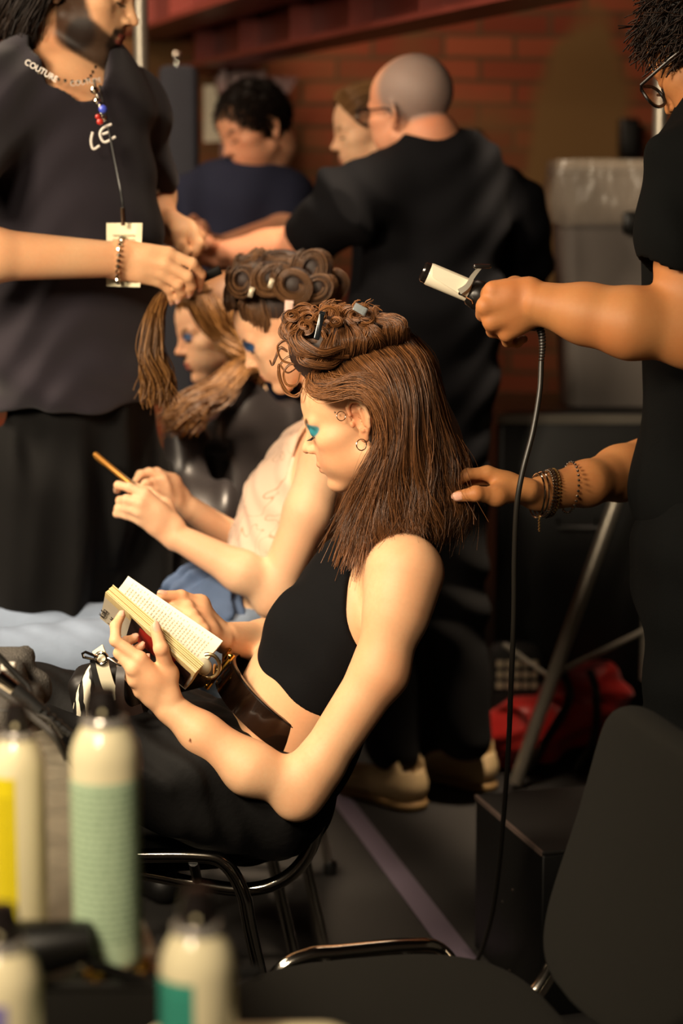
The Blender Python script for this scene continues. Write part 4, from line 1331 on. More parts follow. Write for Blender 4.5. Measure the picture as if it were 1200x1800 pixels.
m.tube([P(145, 1149, 2.865), P(150, 1146, 2.864), P(172, 1155, 2.866), P(168, 1160, 2.866), P(146, 1155, 2.866)], .0022, 8, True).tube([x_ + V(.008, 0, .002), P(205, 1166, 2.868), P(213, 1170, 2.868)], .002, 8)
at0(m.build('strap_ring', chrome, e), e)
q_ = P(366, 1172, 2.955)
m = MB()
m.tube([q_ + V(.017 * math.cos(a), .003, .019 * math.sin(a)) for a in np.linspace(-2.2, 1.9, 24)], .0030, 8)
at0(m.build('zip_pull', mat('zip_metal', 'b8a680', .3, metal=1), e), e)
F = Field(.003); F.add(ell(q_ + V(-.010, .018, -.004), (.014, .012, .015)), 0)
at0(F.mesh('end_cap', crm, e), e)
# ---------------------------------------------------------------- the woman with the phone
def figure_root(px, Y, z, label):
    return empty('person', V(P(px, 900, Y)[0], Y, z), label, 'person')
Y1 = 3.78
pw = figure_root(430, Y1, .45, 'seated woman in beige lace top and blue jeans looking at a phone')
SK2 = skin_mat('skin_pale', 'e6bd98')
F = Field(.0042, ((( -.46, -.30, .003),), (), ((.92, 1.1, .003), (1.1, 1.35, .003))))
pel, wai, rib, chs, nk = P(440, 1125, Y1), P(462, 1040, Y1), P(505, 940, Y1), P(548, 850, Y1), P(590, 745, Y1)
fr = unit(P(430, 900, Y1) - P(530, 940, Y1))
F.add(seg(pel, .135, wai, .112, fr, .8), .02).add(seg(wai, .112, rib, .118, fr, .76), .04).add(seg(rib, .118, chs, .125, fr, .74), .04).add(seg(chs, .12, P(575, 790, Y1), .08, fr, .6), .04)
ns, fs = P(574, 800, 3.625), P(545, 790, 3.94)
F.add(seg(P(588, 770, Y1 - .04), .040, ns, .044), .04).add(seg(P(580, 770, Y1 + .04), .040, fs, .044), .04)
H1 = Head(F, P(512, 583, Y1), (-.83, .02, -.55), (-.5, 0, .85), .98)
F.add(seg(nk, .050, H1.p(0, -.04, -.045), .048), .03)
el = P(478, 1050, 3.60)
F.add(seg(ns, .046, P(540, 900, 3.605), .0415), .02).add(seg(P(540, 900, 3.605), .0415, el, .034), .02).add(ell(P(472, 1062, 3.6), (.025, .026, .022)), .02)
wr = P(312, 944, 3.60)
F.add(seg(P(486, 1040, 3.6), .033, P(425, 1005, 3.59), .037), .02).add(seg(P(425, 1005, 3.59), .037, wr, .0245), .02)
hand(F, P(306, 938, 3.60), .024, [P(255, 868, 3.585), P(247, 884, 3.578), P(245, 900, 3.58), P(247, 915, 3.588)],
     [[P(228, 857, 3.590), P(208, 853, 3.605), P(206, 862, 3.625)],
      [P(222, 878, 3.585), P(211, 880, 3.603), P(218, 884, 3.625)],
      [P(222, 893, 3.587), P(208, 894, 3.603), P(214, 898, 3.622)],
      [P(222, 906, 3.592), P(205, 903, 3.605), P(208, 905, 3.620)]],
     [P(290, 890, 3.625), P(262, 866, 3.640), P(238, 856, 3.645)], rs=1.08, nails=unit(V(-.9, -.3, .2)))
fe = P(475, 1000, 3.97)
F.add(seg(fs, .043, fe, .034), .02).add(seg(fe, .034, P(415, 952, 3.90), .034), .02).add(seg(P(415, 952, 3.90), .034, P(330, 893, 3.82), .025), .02)
hand(F, P(322, 884, 3.81), .024, [P(285, 842, 3.765), P(290, 855, 3.755), P(292, 866, 3.755), P(294, 876, 3.76)],
     [[P(262, 830, 3.755), P(246, 834, 3.74), P(238, 846, 3.725)],
      [P(268, 848, 3.735), P(256, 850, 3.715), P(248, 856, 3.70)],
      [P(272, 862, 3.735), P(260, 864, 3.715), P(252, 868, 3.70)],
      [P(276, 874, 3.74), P(264, 876, 3.72), P(258, 878, 3.71)]],
     [P(303, 846, 3.80), P(275, 832, 3.775), P(245, 838, 3.745)], rs=1.08)
H1.build(shadow='35597e', lips='b0564c', brow='4a3220', lipfull=1.15)
F.paint(H1.e((-.033, .086, .0215), (.022, .018, .010)), '2f4f78', .006)
F.paint(H1.e((.033, .086, .0215), (.022, .018, .010)), '2f4f78', .006)
at0(F.mesh('body', SK2, pw), pw)

def lace_mat():
    t = NT('beige_lace')
    v = t.n('ShaderNodeTexNoise'); v.inputs['Scale'].default_value = 13; v.inputs['Detail'].default_value = 0; v.inputs['Distortion'].default_value = 2.6; t.l(t.co(), v.inputs['Vector'])
    r = t.n('ShaderNodeValToRGB'); t.l(v.outputs['Fac'], r.inputs[0]); e_ = r.color_ramp.elements
    e_[0].position = .455; e_[0].color = srgb('e2c3ac'); e_[1].position = .545; e_[1].color = srgb('e2c3ac')
    for p, c in ((.48, 'e2c3ac'), (.50, 'a8805c'), (.52, 'e2c3ac')):
        x = e_.new(p); x.color = srgb(c)
    t.set(Base_Color=r.outputs[0], Roughness=.7, Sheen_Weight=.2)
    t.bump(v.outputs['Fac'], .3, .004)
    return t.m
F = Field(.0042); o = .006
F.add(seg(wai + (pel - wai) * .3, .114 + o, rib, .118 + o, fr, .78), .02).add(seg(rib, .118 + o, chs, .127 + o, fr, .76), .04).add(seg(chs, .122 + o, P(572, 792, Y1), .078 + o, fr, .62), .03)
for dy in (-.055, .055): F.add(ell(P(500, 880, Y1 + dy) + fr * .022, (.056, .052, .06)), .03)
for dy in (-.17, .19): F.sub(ell(P(575, 815, Y1 + dy), (.09, .085, .13)), .008)
F.cut(half(P(560, 735, Y1), unit(P(560, 735, Y1) - P(530, 830, Y1))), .004)
F.cut(half(P(430, 1100, Y1), (-.1, 0, -1)), .004)
F.warp = lambda X, Y, Z: .0022 * np.sin(60 * X + 90 * Z + 3 * np.sin(40 * Y))
at0(F.mesh('lace_top', lace_mat(), pw), pw)
for y0 in (Y1 - .075, Y1 + .085):
    c = spline([P(512, 800, y0 - .02), P(530, 752, y0 - .005), P(556, 735, y0), P(590, 745, y0)], 20)
    m = MB(); L = []
    for i, p in enumerate(c):
        tt = unit(c[min(i + 1, 19)] - c[max(i - 1, 0)]); n_ = unit(np.cross(tt, (0, 1, 0)))
        L.append([p + V(0, .012, 0) + n_ * .001, p - V(0, .012, 0) + n_ * .001, p - V(0, .012, 0) - n_ * .002, p + V(0, .012, 0) - n_ * .002])
    m.loft(L); at0(m.build('shoulder_strap', mat('strap_beige', 'd8b89c', .6), pw), pw)
denim = mat('denim', '8493aa', .8, var=.28, nscale=16, bump=.4, bscale=300, bdist=.001)
denim_d = mat('denim_dark', '4c5f80', .8, var=.35, nscale=18, bump=.4, bscale=300, bdist=.001)
F = Field(.005)
F.add(seg(P(395, 1118, 3.70), .085, P(250, 1142, 3.58), .068), .04).add(seg(P(250, 1142, 3.58), .068, P(-60, 1165, 3.46), .057), .02)
F.add(seg(P(395, 1105, 3.87), .082, P(230, 1116, 3.82), .066), .02).add(seg(P(230, 1116, 3.82), .066, P(-60, 1118, 3.72), .058), .02)
F.add(seg(P(-60, 1155, 3.46), .058, P(-75, 1500, 3.50), .045), .02).add(seg(P(-60, 1128, 3.70), .058, P(-75, 1450, 3.74), .045), .02)
F.add(seg(pel, .140, P(455, 1075, Y1), .118, fr, .84), .03)
F.warp = lambda X, Y, Z: .0032 * np.sin(70 * X + 40 * Z + 5 * np.sin(16 * Y + 20 * Z)) * np.clip((X + .75) * 2, .3, 1.3)
at0(F.mesh('jeans', denim, pw), pw)
F = Field(.0042)
F.add(seg(P(385, 1070, 3.67), .045, P(330, 1040, 3.74), .042), .02).add(seg(P(375, 1040, 3.78), .050, P(310, 1045, 3.82), .030), .02).add(ell(P(345, 1030, 3.72), (.05, .04, .028)), .02).add(seg(P(390, 1090, 3.66), .03, P(400, 1050, 3.72), .035), .02)
F.warp = lambda X, Y, Z: .0085 * np.sin(95 * X - 70 * Z + 4 * np.sin(50 * Y)) + .004 * np.sin(130 * Z + 40 * X)
at0(F.mesh('open_waistband', denim_d, pw), pw)
# rolls of pinned hair
HM2 = hair_mat('brown_hair_dark', '2c1a10', '8a6240', .36)
groups = []; fill = []
def roll(cx, cy, Y, r, wid, n=150, turns=1.6, tilt=0.0, hm=(.1, .8)):
    """a flat pin curl: spiral seen from the side, wid metres wide along the depth"""
    n2 = n; M = 30
    s = np.linspace(0, 1, M)[None]; a0 = rng.uniform(-.35, .35, (n2, 1)) + 2.4
    R_ = r * (1 - .5 * s) * rng.uniform(.55, 1.04, (n2, 1))
    A = a0 + s * turns * 2 * math.pi
    R_ = R_ * (1 + .10 * np.sin(A * 2 + cx)) + rng.normal(0, .0012, (n2, 1)) * s
    fill.append((P(cx, cy, Y), r * .80, wid * .42))
    C = P(cx, cy, Y)
    w_ = rng.uniform(-wid / 2, wid / 2, (n2, 1)) + 0 * s
    p = np.stack([C[0] + R_ * np.cos(A) + tilt * w_, C[1] + w_, C[2] + R_ * np.sin(A)], 2)
    return (p, rng.uniform(.0007, .0012, n2), tones(n2, *hm))
for q in ((432, 492, 3.70, .034, .07), (438, 470, 3.78, .030, .05), (472, 488, 3.70, .040, .08), (500, 470, 3.76, .038, .06), (518, 500, 3.69, .042, .08), (552, 470, 3.72, .040, .07), (560, 505, 3.70, .036, .07), (584, 500, 3.8, .036, .08), (470, 465, 3.84, .034, .06)):
    groups.append(roll(*q, tilt=rnd.uniform(-.3, .3)))
# swept base from the hairline up into the rolls
for side in (-1, 1):
    gs = []
    for x_, z_ in ((.060, .075), (.055, .040), (.035, .030), (.010, .038), (-.02, .02), (-.05, .0), (-.075, .01)):
        lx = side * (.066 if x_ < .05 else .045)
        gs.append([H1.p(lx, x_, z_), H1.p(side * .070, x_ - .015, z_ + .03), H1.p(side * .062, x_ - .03, .100), H1.p(side * .045, x_ * .5 - .02, .132), H1.p(side * .02, x_ * .5 - .01, .145)])
    groups.append((sheet(gs, 1300, 20, .003, clump=4), rng.uniform(.0007, .0012, 1300), tones(1300)))
gs = [[H1.p(lx, .080 - abs(lx) * .35, .102), H1.p(lx, .070 - abs(lx) * .3, .122), H1.p(lx * .8, .045, .142), H1.p(lx * .6, .01, .150), H1.p(lx * .5, -.03, .15)] for lx in np.linspace(-.06, .06, 7)]
groups.append((sheet(gs, 1300, 20, .003, clump=3), rng.uniform(.0007, .0012, 1300), tones(1300)))
at0(hair_obj('hair', groups, HM2, pw), pw)
F = Field(.005)
F.add(H1.e((0, -.020, .062), (.078, .093, .080)), 0).add(H1.e((0, -.01, .115), (.062, .075, .040)), .03)
for c_, a_, b_ in fill: F.add(ell(c_, (a_, b_, a_)), .008)
F.sub(ell(H1.p(0, .100, -.015), (.085, .056, .110), H1.R), .01)
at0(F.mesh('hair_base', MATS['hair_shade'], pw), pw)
for px, py, Y, l in ((443, 516, 3.66, 'pale metal clip in the front roll of the phone woman'), (478, 500, 3.655, 'grey metal clip on the second roll of the phone woman')):
    clip(P(px, py - 7, Y), P(px - 4, py + 6, Y), .0042, mat('pale_metal', 'b5a890', .3, metal=.4), l, 1)
clip(P(508, 532, 3.65), P(506, 578, 3.65), .0075, mat('pink_plastic', 'e0b8a8', .4), 'pale pink clip above the temple of the phone woman', 1)
# phone
a, b = P(172, 801, 3.70), P(262, 876, 3.66); d_ = unit(b - a)
e = empty('smartphone', a, 'gold edged smartphone held in both hands by the woman in the lace top', 'phone')
wv_ = unit(V(.12, 1, -.28) - d_ * np.dot(d_, V(.12, 1, -.28))); R = np.stack([d_, wv_, np.cross(d_, wv_)], 1)
c = (b - a) / 2
MB().box(c, (.064, .037, .0056), R, .005).build('case', mat('gold_case', 'b9803a', .3, metal=.6), e)
MB().box(c + R[:, 2] * .0057 * (1 if R[2, 2] > 0 else -1), (.060, .034, .0004), R, .0003).build('screen', mat('screen', '1a1510', .1), e)
MB().box(a - a + d_ * .012 - R[:, 2] * .0060 * (1 if R[2, 2] > 0 else -1), (.012, .012, .0014), R, .001).build('camera_bump', MATS['gold_case'], e)
make_chair((-.27, 3.86, .0), math.radians(180), 'stacking chair under the woman with the phone')

# ---------------------------------------------------------------- third seated woman, in the black cape
Y2 = 4.42
tw = figure_root(400, Y2, .45, 'seated woman in a black cape with long golden wavy hair being combed')
F = Field(.0052, ((), (), ((1.05, 1.35, .0036),)))
H2 = Head(F, P(387, 590, Y2), (-.90, -.33, -.26), (-.28, 0, .96), .98)
F.add(seg(P(415, 690, Y2 + .02), .052, H2.p(0, -.04, -.045), .048), .03)
F.add(seg(P(420, 740, Y2), .085, P(420, 900, Y2), .11), .05).add(seg(P(400, 745, 4.34), .04, P(440, 745, 4.52), .04), .04)
F.add(seg(P(420, 900, Y2), .11, P(410, 1080, Y2), .13), .04)
H2.build(shadow='4a6488', lips='a84e46', brow='6a4a2c', ears=True, detail=False)
at0(F.mesh('body', SK2, tw), tw)
F = Field(.006)
F.add(seg(P(408, 700, Y2 - .03), .068, P(420, 760, Y2), .10), .0).add(seg(P(362, 745, 4.29), .065, P(480, 745, 4.52), .060), .05)
F.add(seg(P(420, 760, Y2), .11, P(425, 920, Y2), .16), .05).add(seg(P(330, 780, 4.22), .045, P(345, 960, 4.12), .06), .05).add(seg(P(490, 760, 4.5), .06, P(500, 960, 4.45), .08), .05)
F.add(seg(P(345, 930, 4.1), .10, P(360, 1180, 4.2), .12), .06).add(seg(P(425, 920, Y2), .16, P(430, 1150, Y2), .17), .05)
F.warp = lambda X, Y, Z: .010 * np.sin(42 * X + 5 * np.sin(5 * Z)) * np.clip((1.12 - Z) * 6, 0, 1) + .004 * np.sin(80 * X + 20 * Z)
at0(F.mesh('salon_cape', mat('cape_black', '231f1f', .42, var=.15, nscale=10, spec=.5), tw), tw)
F = Field(.005); F.add(seg(P(308, 752, 4.16), .016, P(345, 742, 4.17), .02), 0).add(seg(P(345, 742, 4.17), .02, P(372, 720, 4.2), .018), .01)
F.warp = lambda X, Y, Z: .002 * np.sin(150 * X)
at0(F.mesh('collar_tissue', mat('tissue', 'a89aa4', .8), tw), tw)
HM3 = hair_mat('golden_hair', '4a2c12', 'a0703a', .45)
groups = []
gs = []
for lx, y_, z_ in ((-.02, .08, .105), (-.045, .065, .085), (-.062, .045, .065), (-.07, .02, .05), (-.075, -.01, .04), (-.07, -.05, .03)):
    root = H2.p(lx * .3, y_ * .6, .135)
    gs.append([root, H2.p(lx * 1.05, y_ * .9, z_ + .02), H2.p(lx * 1.15, y_ * .7 - .005, .02), H2.p(-.085, y_ * .5 - .03, -.03), H2.p(-.09, -.03, -.08), P(420, 655, 4.27), P(385, 690, 4.2), P(345, 712, 4.16), P(305 + 60 * (y_ < .05) * .3, 738, 4.14)])
groups.append((sheet(gs, 2600, 34, .007, wave=.010, freq=2.2, clump=4, jitter_end=.010), rng.uniform(.0009, .0016, 2600), tones(2600, .2, .9)))
gs2 = [[2 * H2.p(0, 0, 0) * V(0, 0, 0) + H2.p(.07 * k, .05 - .10 * k, .11 - .04 * k), H2.p(.085, .02 - .05 * k, .03), H2.p(.09, -.01 - .04 * k, -.05), H2.p(.085, -.02 - .05 * k, -.13), H2.p(.08, -.03 - .04 * k, -.20)] for k in (.0, .4, .8, 1.0)]
groups.append((sheet(gs2, 900, 26, .007, wave=.008, freq=2, clump=3, jitter_end=.01), rng.uniform(.0009, .0016, 900), tones(900, .2, .8)))
# top hair drawn forward to the stylist's hand, then the long lock hanging from it
gs = [[H2.p(lx, yy, .128 - abs(lx) * .4), H2.p(lx, yy + .03, .142 - abs(lx) * .3), P(352, 505, Y2 - .18), P(330, 500, 3.95 + lx), P(312, 500, 3.70 + lx * .5)] for lx in (-.06, -.03, .0, .03, .05) for yy in (.0, .04)]
groups.append((sheet(gs, 1500, 22, .005, clump=3), rng.uniform(.0009, .0016, 1500), tones(1500, .2, .9)))
gs = [[P(312 + dx * .3, 500, 3.68 + dy), P(285 + dx * .6, 522, 3.62 + dy), P(268 + dx * .9, 565, 3.58 + dy), P(264 + dx, 620, 3.57 + dy), P(272 + dx * .9, 660, 3.57 + dy), P(278 + dx * .7, 695, 3.58 + dy)] for dx, dy in ((-10, 0), (-3, -.02), (6, -.02), (14, 0), (10, .02), (-5, .02))]
groups.append((sheet(gs, 800, 30, .0035, wave=.005, freq=2.2, clump=4, jitter_end=.008), rng.uniform(.0008, .0013, 800), tones(800, .0, .7)))
at0(hair_obj('hair', groups, HM3, tw), tw)
F = Field(.006)
F.add(H2.e((0, -.020, .055), (.080, .096, .086)), 0).add(seg(H2.p(-.03, -.06, .0), .07, P(425, 660, 4.40), .055), .03)
F.sub(ell(H2.p(0, .10, -.02), (.085, .062, .100), H2.R), .01)
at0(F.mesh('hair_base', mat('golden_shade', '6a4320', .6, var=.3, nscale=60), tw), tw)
# ---------------------------------------------------------------- bearded stylist at the left
Y3 = 3.75
ls = figure_root(120, Y3, 0, 'standing bearded stylist in a charcoal t-shirt combing hair, head cut by the top edge')
SK3 = skin_mat('skin_tan', 'dcae84')
sway = lambda px, py, Y: P(px, py, Y)
F = Field(.0048, (((-.42, -.20, .0036),), (), ((1.25, 1.36, .0036),)))
H3 = Head(F, P(138, -8, Y3 + .0), (.92, -.18, -.34), (.3, 0, .95), 1.10)
F.add(seg(P(118, 150, Y3), .062, H3.p(0, -.035, -.04), .058), .03)
F.add(seg(P(118, 230, Y3), .15, P(125, 420, Y3), .14, (.6, -.8, 0), .75), .04)
F.add(seg(P(60, 170, Y3 - .05), .06, P(175, 165, Y3 + .12), .06), .06)
# near arm from the left edge
F.add(seg(P(-30, 180, 3.58), .06, P(-150, 420, 3.42), .048), .03)
F.add(seg(P(-150, 425, 3.42), .047, P(-20, 448, 3.46), .046), .02).add(seg(P(-20, 448, 3.46), .046, P(195, 456, 3.56), .032), .02)
hand(F, P(208, 456, 3.565), .03, [P(296, 446, 3.575), P(290, 464, 3.565), P(284, 480, 3.57), P(278, 494, 3.58)],
     [[P(338, 463, 3.58), P(353, 482, 3.60), P(349, 505, 3.62)],
      [P(330, 486, 3.57), P(336, 502, 3.585), P(331, 516, 3.60)],
      [P(312, 500, 3.575), P(318, 514, 3.59), P(313, 526, 3.60)],
      [P(296, 508, 3.59), P(302, 520, 3.60), P(300, 530, 3.61)]],
     [P(262, 448, 3.62), P(300, 470, 3.645), P(330, 492, 3.65)], rs=1.25, palm_r=.0135, nails=unit(V(.3, -.8, .3)))
# far arm
F.add(seg(P(225, 190, 3.93), .055, P(268, 345, 4.02), .045), .03).add(seg(P(268, 345, 4.02), .044, P(272, 392, 3.95), .040), .02).add(seg(P(272, 385, 3.97), .040, P(300, 402, 3.92), .030), .02)
hand(F, P(300, 400, 3.92), .028, [P(335, 398, 3.90), P(340, 408, 3.89), P(340, 420, 3.89), P(336, 430, 3.90)],
     [[P(352, 415, 3.90), P(352, 432, 3.90), P(348, 442, 3.90)], [P(350, 428, 3.88), P(346, 442, 3.89), P(340, 448, 3.90)],
      [P(344, 438, 3.88), P(338, 448, 3.89), P(333, 452, 3.9)], [P(336, 444, 3.89), P(330, 450, 3.9), P(326, 454, 3.9)]],
     [P(312, 412, 3.88), P(318, 430, 3.87), P(328, 442, 3.87)], rs=1.2)
H3.build(lips='8e4a40', brow='140d0a', lipfull=1.0, ears=True, detail=False)
for sx in (-1, 1):
    F.paint(H3.g((sx * .062, .010, -.012), .022, (sx * .050, .030, -.055), .030), '1c1310', .012, .92)
    F.paint(H3.g((sx * .042, .048, -.060), .030, (sx * .010, .080, -.076), .026), '1c1310', .008, .92)
    F.paint(H3.g((sx * .005, .098, -.0275), .003, (sx * .024, .090, -.036), .004), '1c1310', .005, .9)
    F.paint(H3.g((sx * .024, .090, -.036), .004, (sx * .022, .088, -.060), .006), '1c1310', .006, .9)
F.paint(H3.e((0, .0925, -.0393), (.0190, .011, .0040)), '8e4a40', .002).paint(H3.e((0, .0905, -.0486), (.0170, .011, .0050)), '8e4a40', .002)
at0(F.mesh('body', SK3, ls), ls)
tee = mat('charcoal_jersey', '272229', .88, var=.12, nscale=14, bump=.3, bscale=500, bdist=.001, sheen=.1, spec=.25)
F = Field(.0055)
F.add(seg(P(112, 205, Y3), .172, P(122, 420, Y3), .170, (.6, -.8, 0), .74), .04).add(seg(P(122, 420, Y3), .172, P(134, 640, Y3 + .06), .182, (.6, -.8, 0), .78), .05)
F.add(seg(P(75, 150, Y3 - .04), .062, P(-30, 180, 3.60), .082), .07).add(seg(P(150, 145, Y3 + .05), .062, P(222, 190, 3.92), .074), .07)
F.add(seg(P(-30, 180, 3.60), .082, P(-92, 320, 3.47), .075), .04).add(seg(P(222, 190, 3.92), .072, P(258, 318, 4.0), .060), .04)
F.add(seg(P(118, 165, Y3), .080, P(120, 150, Y3), .074), .03)
F.sub(seg(P(-92, 330, 3.47), .064, P(-140, 400, 3.42), .066), .004)
F.cut(half(P(130, 718, Y3), (0, 0, -1)), .006)
F.sub(seg(P(104, 70, Y3 - .01), .085, P(120, 118, Y3 - .08), .072), .006)
F.warp = lambda X, Y, Z: .006 * np.sin(30 * X + 24 * Z + 3 * np.sin(12 * Z)) * np.clip((1.5 - Z) * 2.5, .15, 1) + .003 * np.sin(60 * Z - 22 * X + 4 * np.sin(17 * X))
at0(F.mesh('t_shirt', tee, ls), ls)
F = Field(.007)
wide = mat('black_wool', '0f0e0e', .9, var=.2, nscale=12, spec=.2)
Y3b = Y3 + .22
F.add(seg(P(132, 690, Y3 + .08), .150, P(135, 830, Y3 + .14), .165, (.6, -.8, 0), .8), 0)
for dx, dY in ((-55, -.09), (75, .10)):
    F.add(seg(P(132 + dx, 850, Y3b + dY - .06), .120, P(122 + dx * 1.15, 1200, Y3b + dY), .135), .05)
    g_ = P(122 + dx * 1.15, 1200, Y3b + dY)
    F.add(seg(g_, .135, V(g_[0], g_[1] + .02, .10), .125), .04)
F.warp = lambda X, Y, Z: .010 * np.sin(48 * X + 30 * Y + 2 * np.sin(6 * Z)) + .004 * np.sin(90 * X - 9 * Z)
F.cut(half(V(0, 0, .04), (0, 0, -1)), .01)
at0(F.mesh('trousers', wide, ls), ls)
for dx, dY in ((-55, -.09), (75, .10)):
    f = P(122 + dx * 1.15, 1200, Y3b + dY); F = Field(.007)
    F.add(seg(V(f[0], f[1], .05), .045, V(f[0] + .10, f[1] - .12, .038), .038), 0).cut(half(V(0, 0, .004), (0, 0, -1)), .003)
    at0(F.mesh('shoe', MATS['black_plastic'], ls), ls)
# long dark hair beside the face
HMb = hair_mat('near_black_hair', '0b0706', '2a1c13', .5, .2)
gs = [[H3.p(-.055 - .01 * k, .02 - .03 * k, .12), H3.p(-.085, .0 - .03 * k, .05), H3.p(-.092, -.02 - .03 * k, -.02), H3.p(-.088, -.03 - .03 * k, -.07), H3.p(-.075, -.035 - .03 * k, -.105)] for k in (0, .6, 1.3, 2.0, 2.6)]
gb = [[H3.p(x, -.07, .10), H3.p(x * 1.1, -.11, .04), H3.p(x * 1.1, -.115, -.03), H3.p(x, -.10, -.09)] for x in (-.08, -.04, 0, .04, .08)]
gf = [[p * 1 for p in g] for g in gs]; gf = [[H3.o + H3.R @ (V(-1, 1, 1) * (H3.R.T @ (p - H3.o))) for p in g] for g in gs]
groups = [(sheet(gs, 1400, 24, .006, wave=.004, freq=2, clump=4, jitter_end=.008), rng.uniform(.0009, .0015, 1400), tones(1400)), (sheet(gf, 900, 24, .006, clump=4, jitter_end=.008), rng.uniform(.0009, .0015, 900), tones(900)),
          (sheet([spline(g, 5) for g in gb], 900, 24, .006, clump=4, jitter_end=.01), rng.uniform(.0009, .0015, 900), tones(900))]
at0(hair_obj('hair', groups, HMb, ls), ls)
F = Field(.006); F.add(H3.e((0, -.022, .055), (.083, .100, .090)), 0).add(H3.e((0, -.06, -.03), (.07, .05, .06)), .03)
F.sub(ell(H3.p(0, .10, -.03), (.09, .075, .11), H3.R), .01)
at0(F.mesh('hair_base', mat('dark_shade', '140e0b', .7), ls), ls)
# necklace, collar lettering, chest print, badge on its lanyard
white_print = mat('print_white', 'd6cfc6', .7)
fz = unit(V(.6, -.8, 0))
m = MB()
for t_ in np.linspace(0, 1, 17):
    c = spline([P(30, 84, 3.62), P(60, 122, 3.60), P(105, 140, 3.575), P(150, 142, 3.575), P(168, 118, 3.62)], 50)[int(t_ * 49)]
    m.lathe([(0, -.003), (.003, -.002), (.003, .002), (0, .003)], c, (1, 0, 0), 8)
at0(m.build('bead_necklace', silver, ls), ls)
m = MB(); m.tube(spline([P(165, 140, 3.575), P(170, 165, 3.57), P(178, 200, 3.565)], 12), .0025, 6)
for px, py, r_ in ((166, 158, .008), (171, 178, .007), (182, 208, .006)): m.lathe([(0, -r_), (r_ * .8, -r_ * .6), (r_, 0), (r_ * .8, r_ * .6), (0, r_)], P(px, py, 3.565), (0, 0, 1), 12)
at0(m.build('pendant', silver, ls), ls)
m = MB()
for px, py, r_ in ((176, 214, .0065), (172, 205, .005)): m.lathe([(0, -r_), (r_ * .8, -r_ * .6), (r_, 0), (r_ * .8, r_ * .6), (0, r_)], P(px, py, 3.56), (0, 0, 1), 12)
at0(m.build('red_bead', mat('bead_red', 'b03028', .3), ls), ls)
m = MB(); m.lathe([(0, -.008), (.006, -.005), (.008, 0), (.006, .005), (0, .008)], P(181, 192, 3.56), (0, 0, 1), 12)
at0(m.build('blue_bead', mat('bead_blue', '4454c0', .3), ls), ls)
def stroke(pts, Y, r_, name, m_, par):
    m = MB()
    for s_ in pts: m.tube(spline([P(x, y, Y) for x, y in s_], 3 * len(s_)), r_, 6)
    return at0(m.build(name, m_, par), par)
stroke([[(163, 232), (160, 248), (164, 262), (175, 256)], [(196, 218), (180, 226), (176, 238), (184, 250), (203, 240)], [(180, 236), (192, 232)]], 3.578, .0024, 'chest_print', white_print, ls)
text_on('COUTURE', P(42, 112, 3.585), P(100, 146, 3.565) - P(42, 112, 3.585), V(.5, 0, 1), .0150, white_print, ls, 'collar_lettering').location = -Vector(ls.location)
text_on('COUTURE', P(124, 152, 3.558), P(170, 146, 3.585) - P(124, 152, 3.558), V(0, 0, 1), .0130, white_print, ls, 'collar_lettering').location = -Vector(ls.location)
stroke([[(270, 272), (280, 285), (292, 300)], [(276, 290), (288, 310)], [(262, 340), (280, 336)]], 3.95, .005, 'sleeve_print', white_print, ls)
m = MB(); wrs = P(213, 458, 3.56)
for i in range(26):
    a = 2 * math.pi * i / 26
    m.lathe([(0, -.004), (.0042, -.002), (.0042, .002), (0, .004)], P(211, 457, 3.565) + V(.004 * math.sin(a), .036 * math.cos(a), .040 * math.sin(a)), (0, -math.sin(a), math.cos(a)), 8)
at0(m.build('chain_bracelet', silver, ls), ls)
e = empty('id_badge', P(219, 392, 3.565), 'cream identity card hanging on a dark lanyard behind the bearded stylist wrist', 'badge')
eo = np.array(e.location)
q = [P(187, 392, 3.60) - eo, P(250, 392, 3.565) - eo, P(246, 505, 3.565) - eo, P(187, 503, 3.60) - eo]
MB().add(q + [p + V(0, .0015, 0) for p in q], [[3, 2, 1, 0], [4, 5, 6, 7], [0, 1, 5, 4], [1, 2, 6, 5], [2, 3, 7, 6], [3, 0, 4, 7]]).build('card', mat('card_cream', 'e8dfbe', .5), e, False)
at0(MB().tube(spline([P(175, 150, 3.60), P(205, 300, 3.56), P(214, 350, 3.555), P(217, 388, 3.56)], 30), .0022, 6).build('lanyard', black_metal, e), e)
at0(MB().tube([P(215, 365, 3.553), P(217, 396, 3.558)], .0045, 8).build('snap_hook', silver, e), e)
m = MB()
for i in range(3):
    y_ = 412 + i * 8
    m.add([P(198, y_, 3.588) - eo, P(236, y_, 3.567) - eo, P(236, y_ + 3, 3.567) - eo, P(198, y_ + 3, 3.588) - eo], [[3, 2, 1, 0]])
m.build('card_print', mat('print_tan', 'b3a684', .6), e, False)
a, b = P(322, 504, 3.62), P(388, 474, 3.63)
e = empty('comb', a, 'black tail comb in the hand of the bearded stylist', 'comb')
d_ = unit(b - a); R = frame(d_, (0, 0, 1))
MB().box(R @ V(0, np.linalg.norm(b - a) / 2, 0), (.0025, np.linalg.norm(b - a) / 2, .0085), R, .002).build('blade', black_metal, e)
c_ = P(280, 521, 3.62) - a
MB().tube([V(0, 0, 0), c_], [.003, .0015], 8).build('tail', mat('steel_pin', 'c8c0b8', .25, metal=1), e)

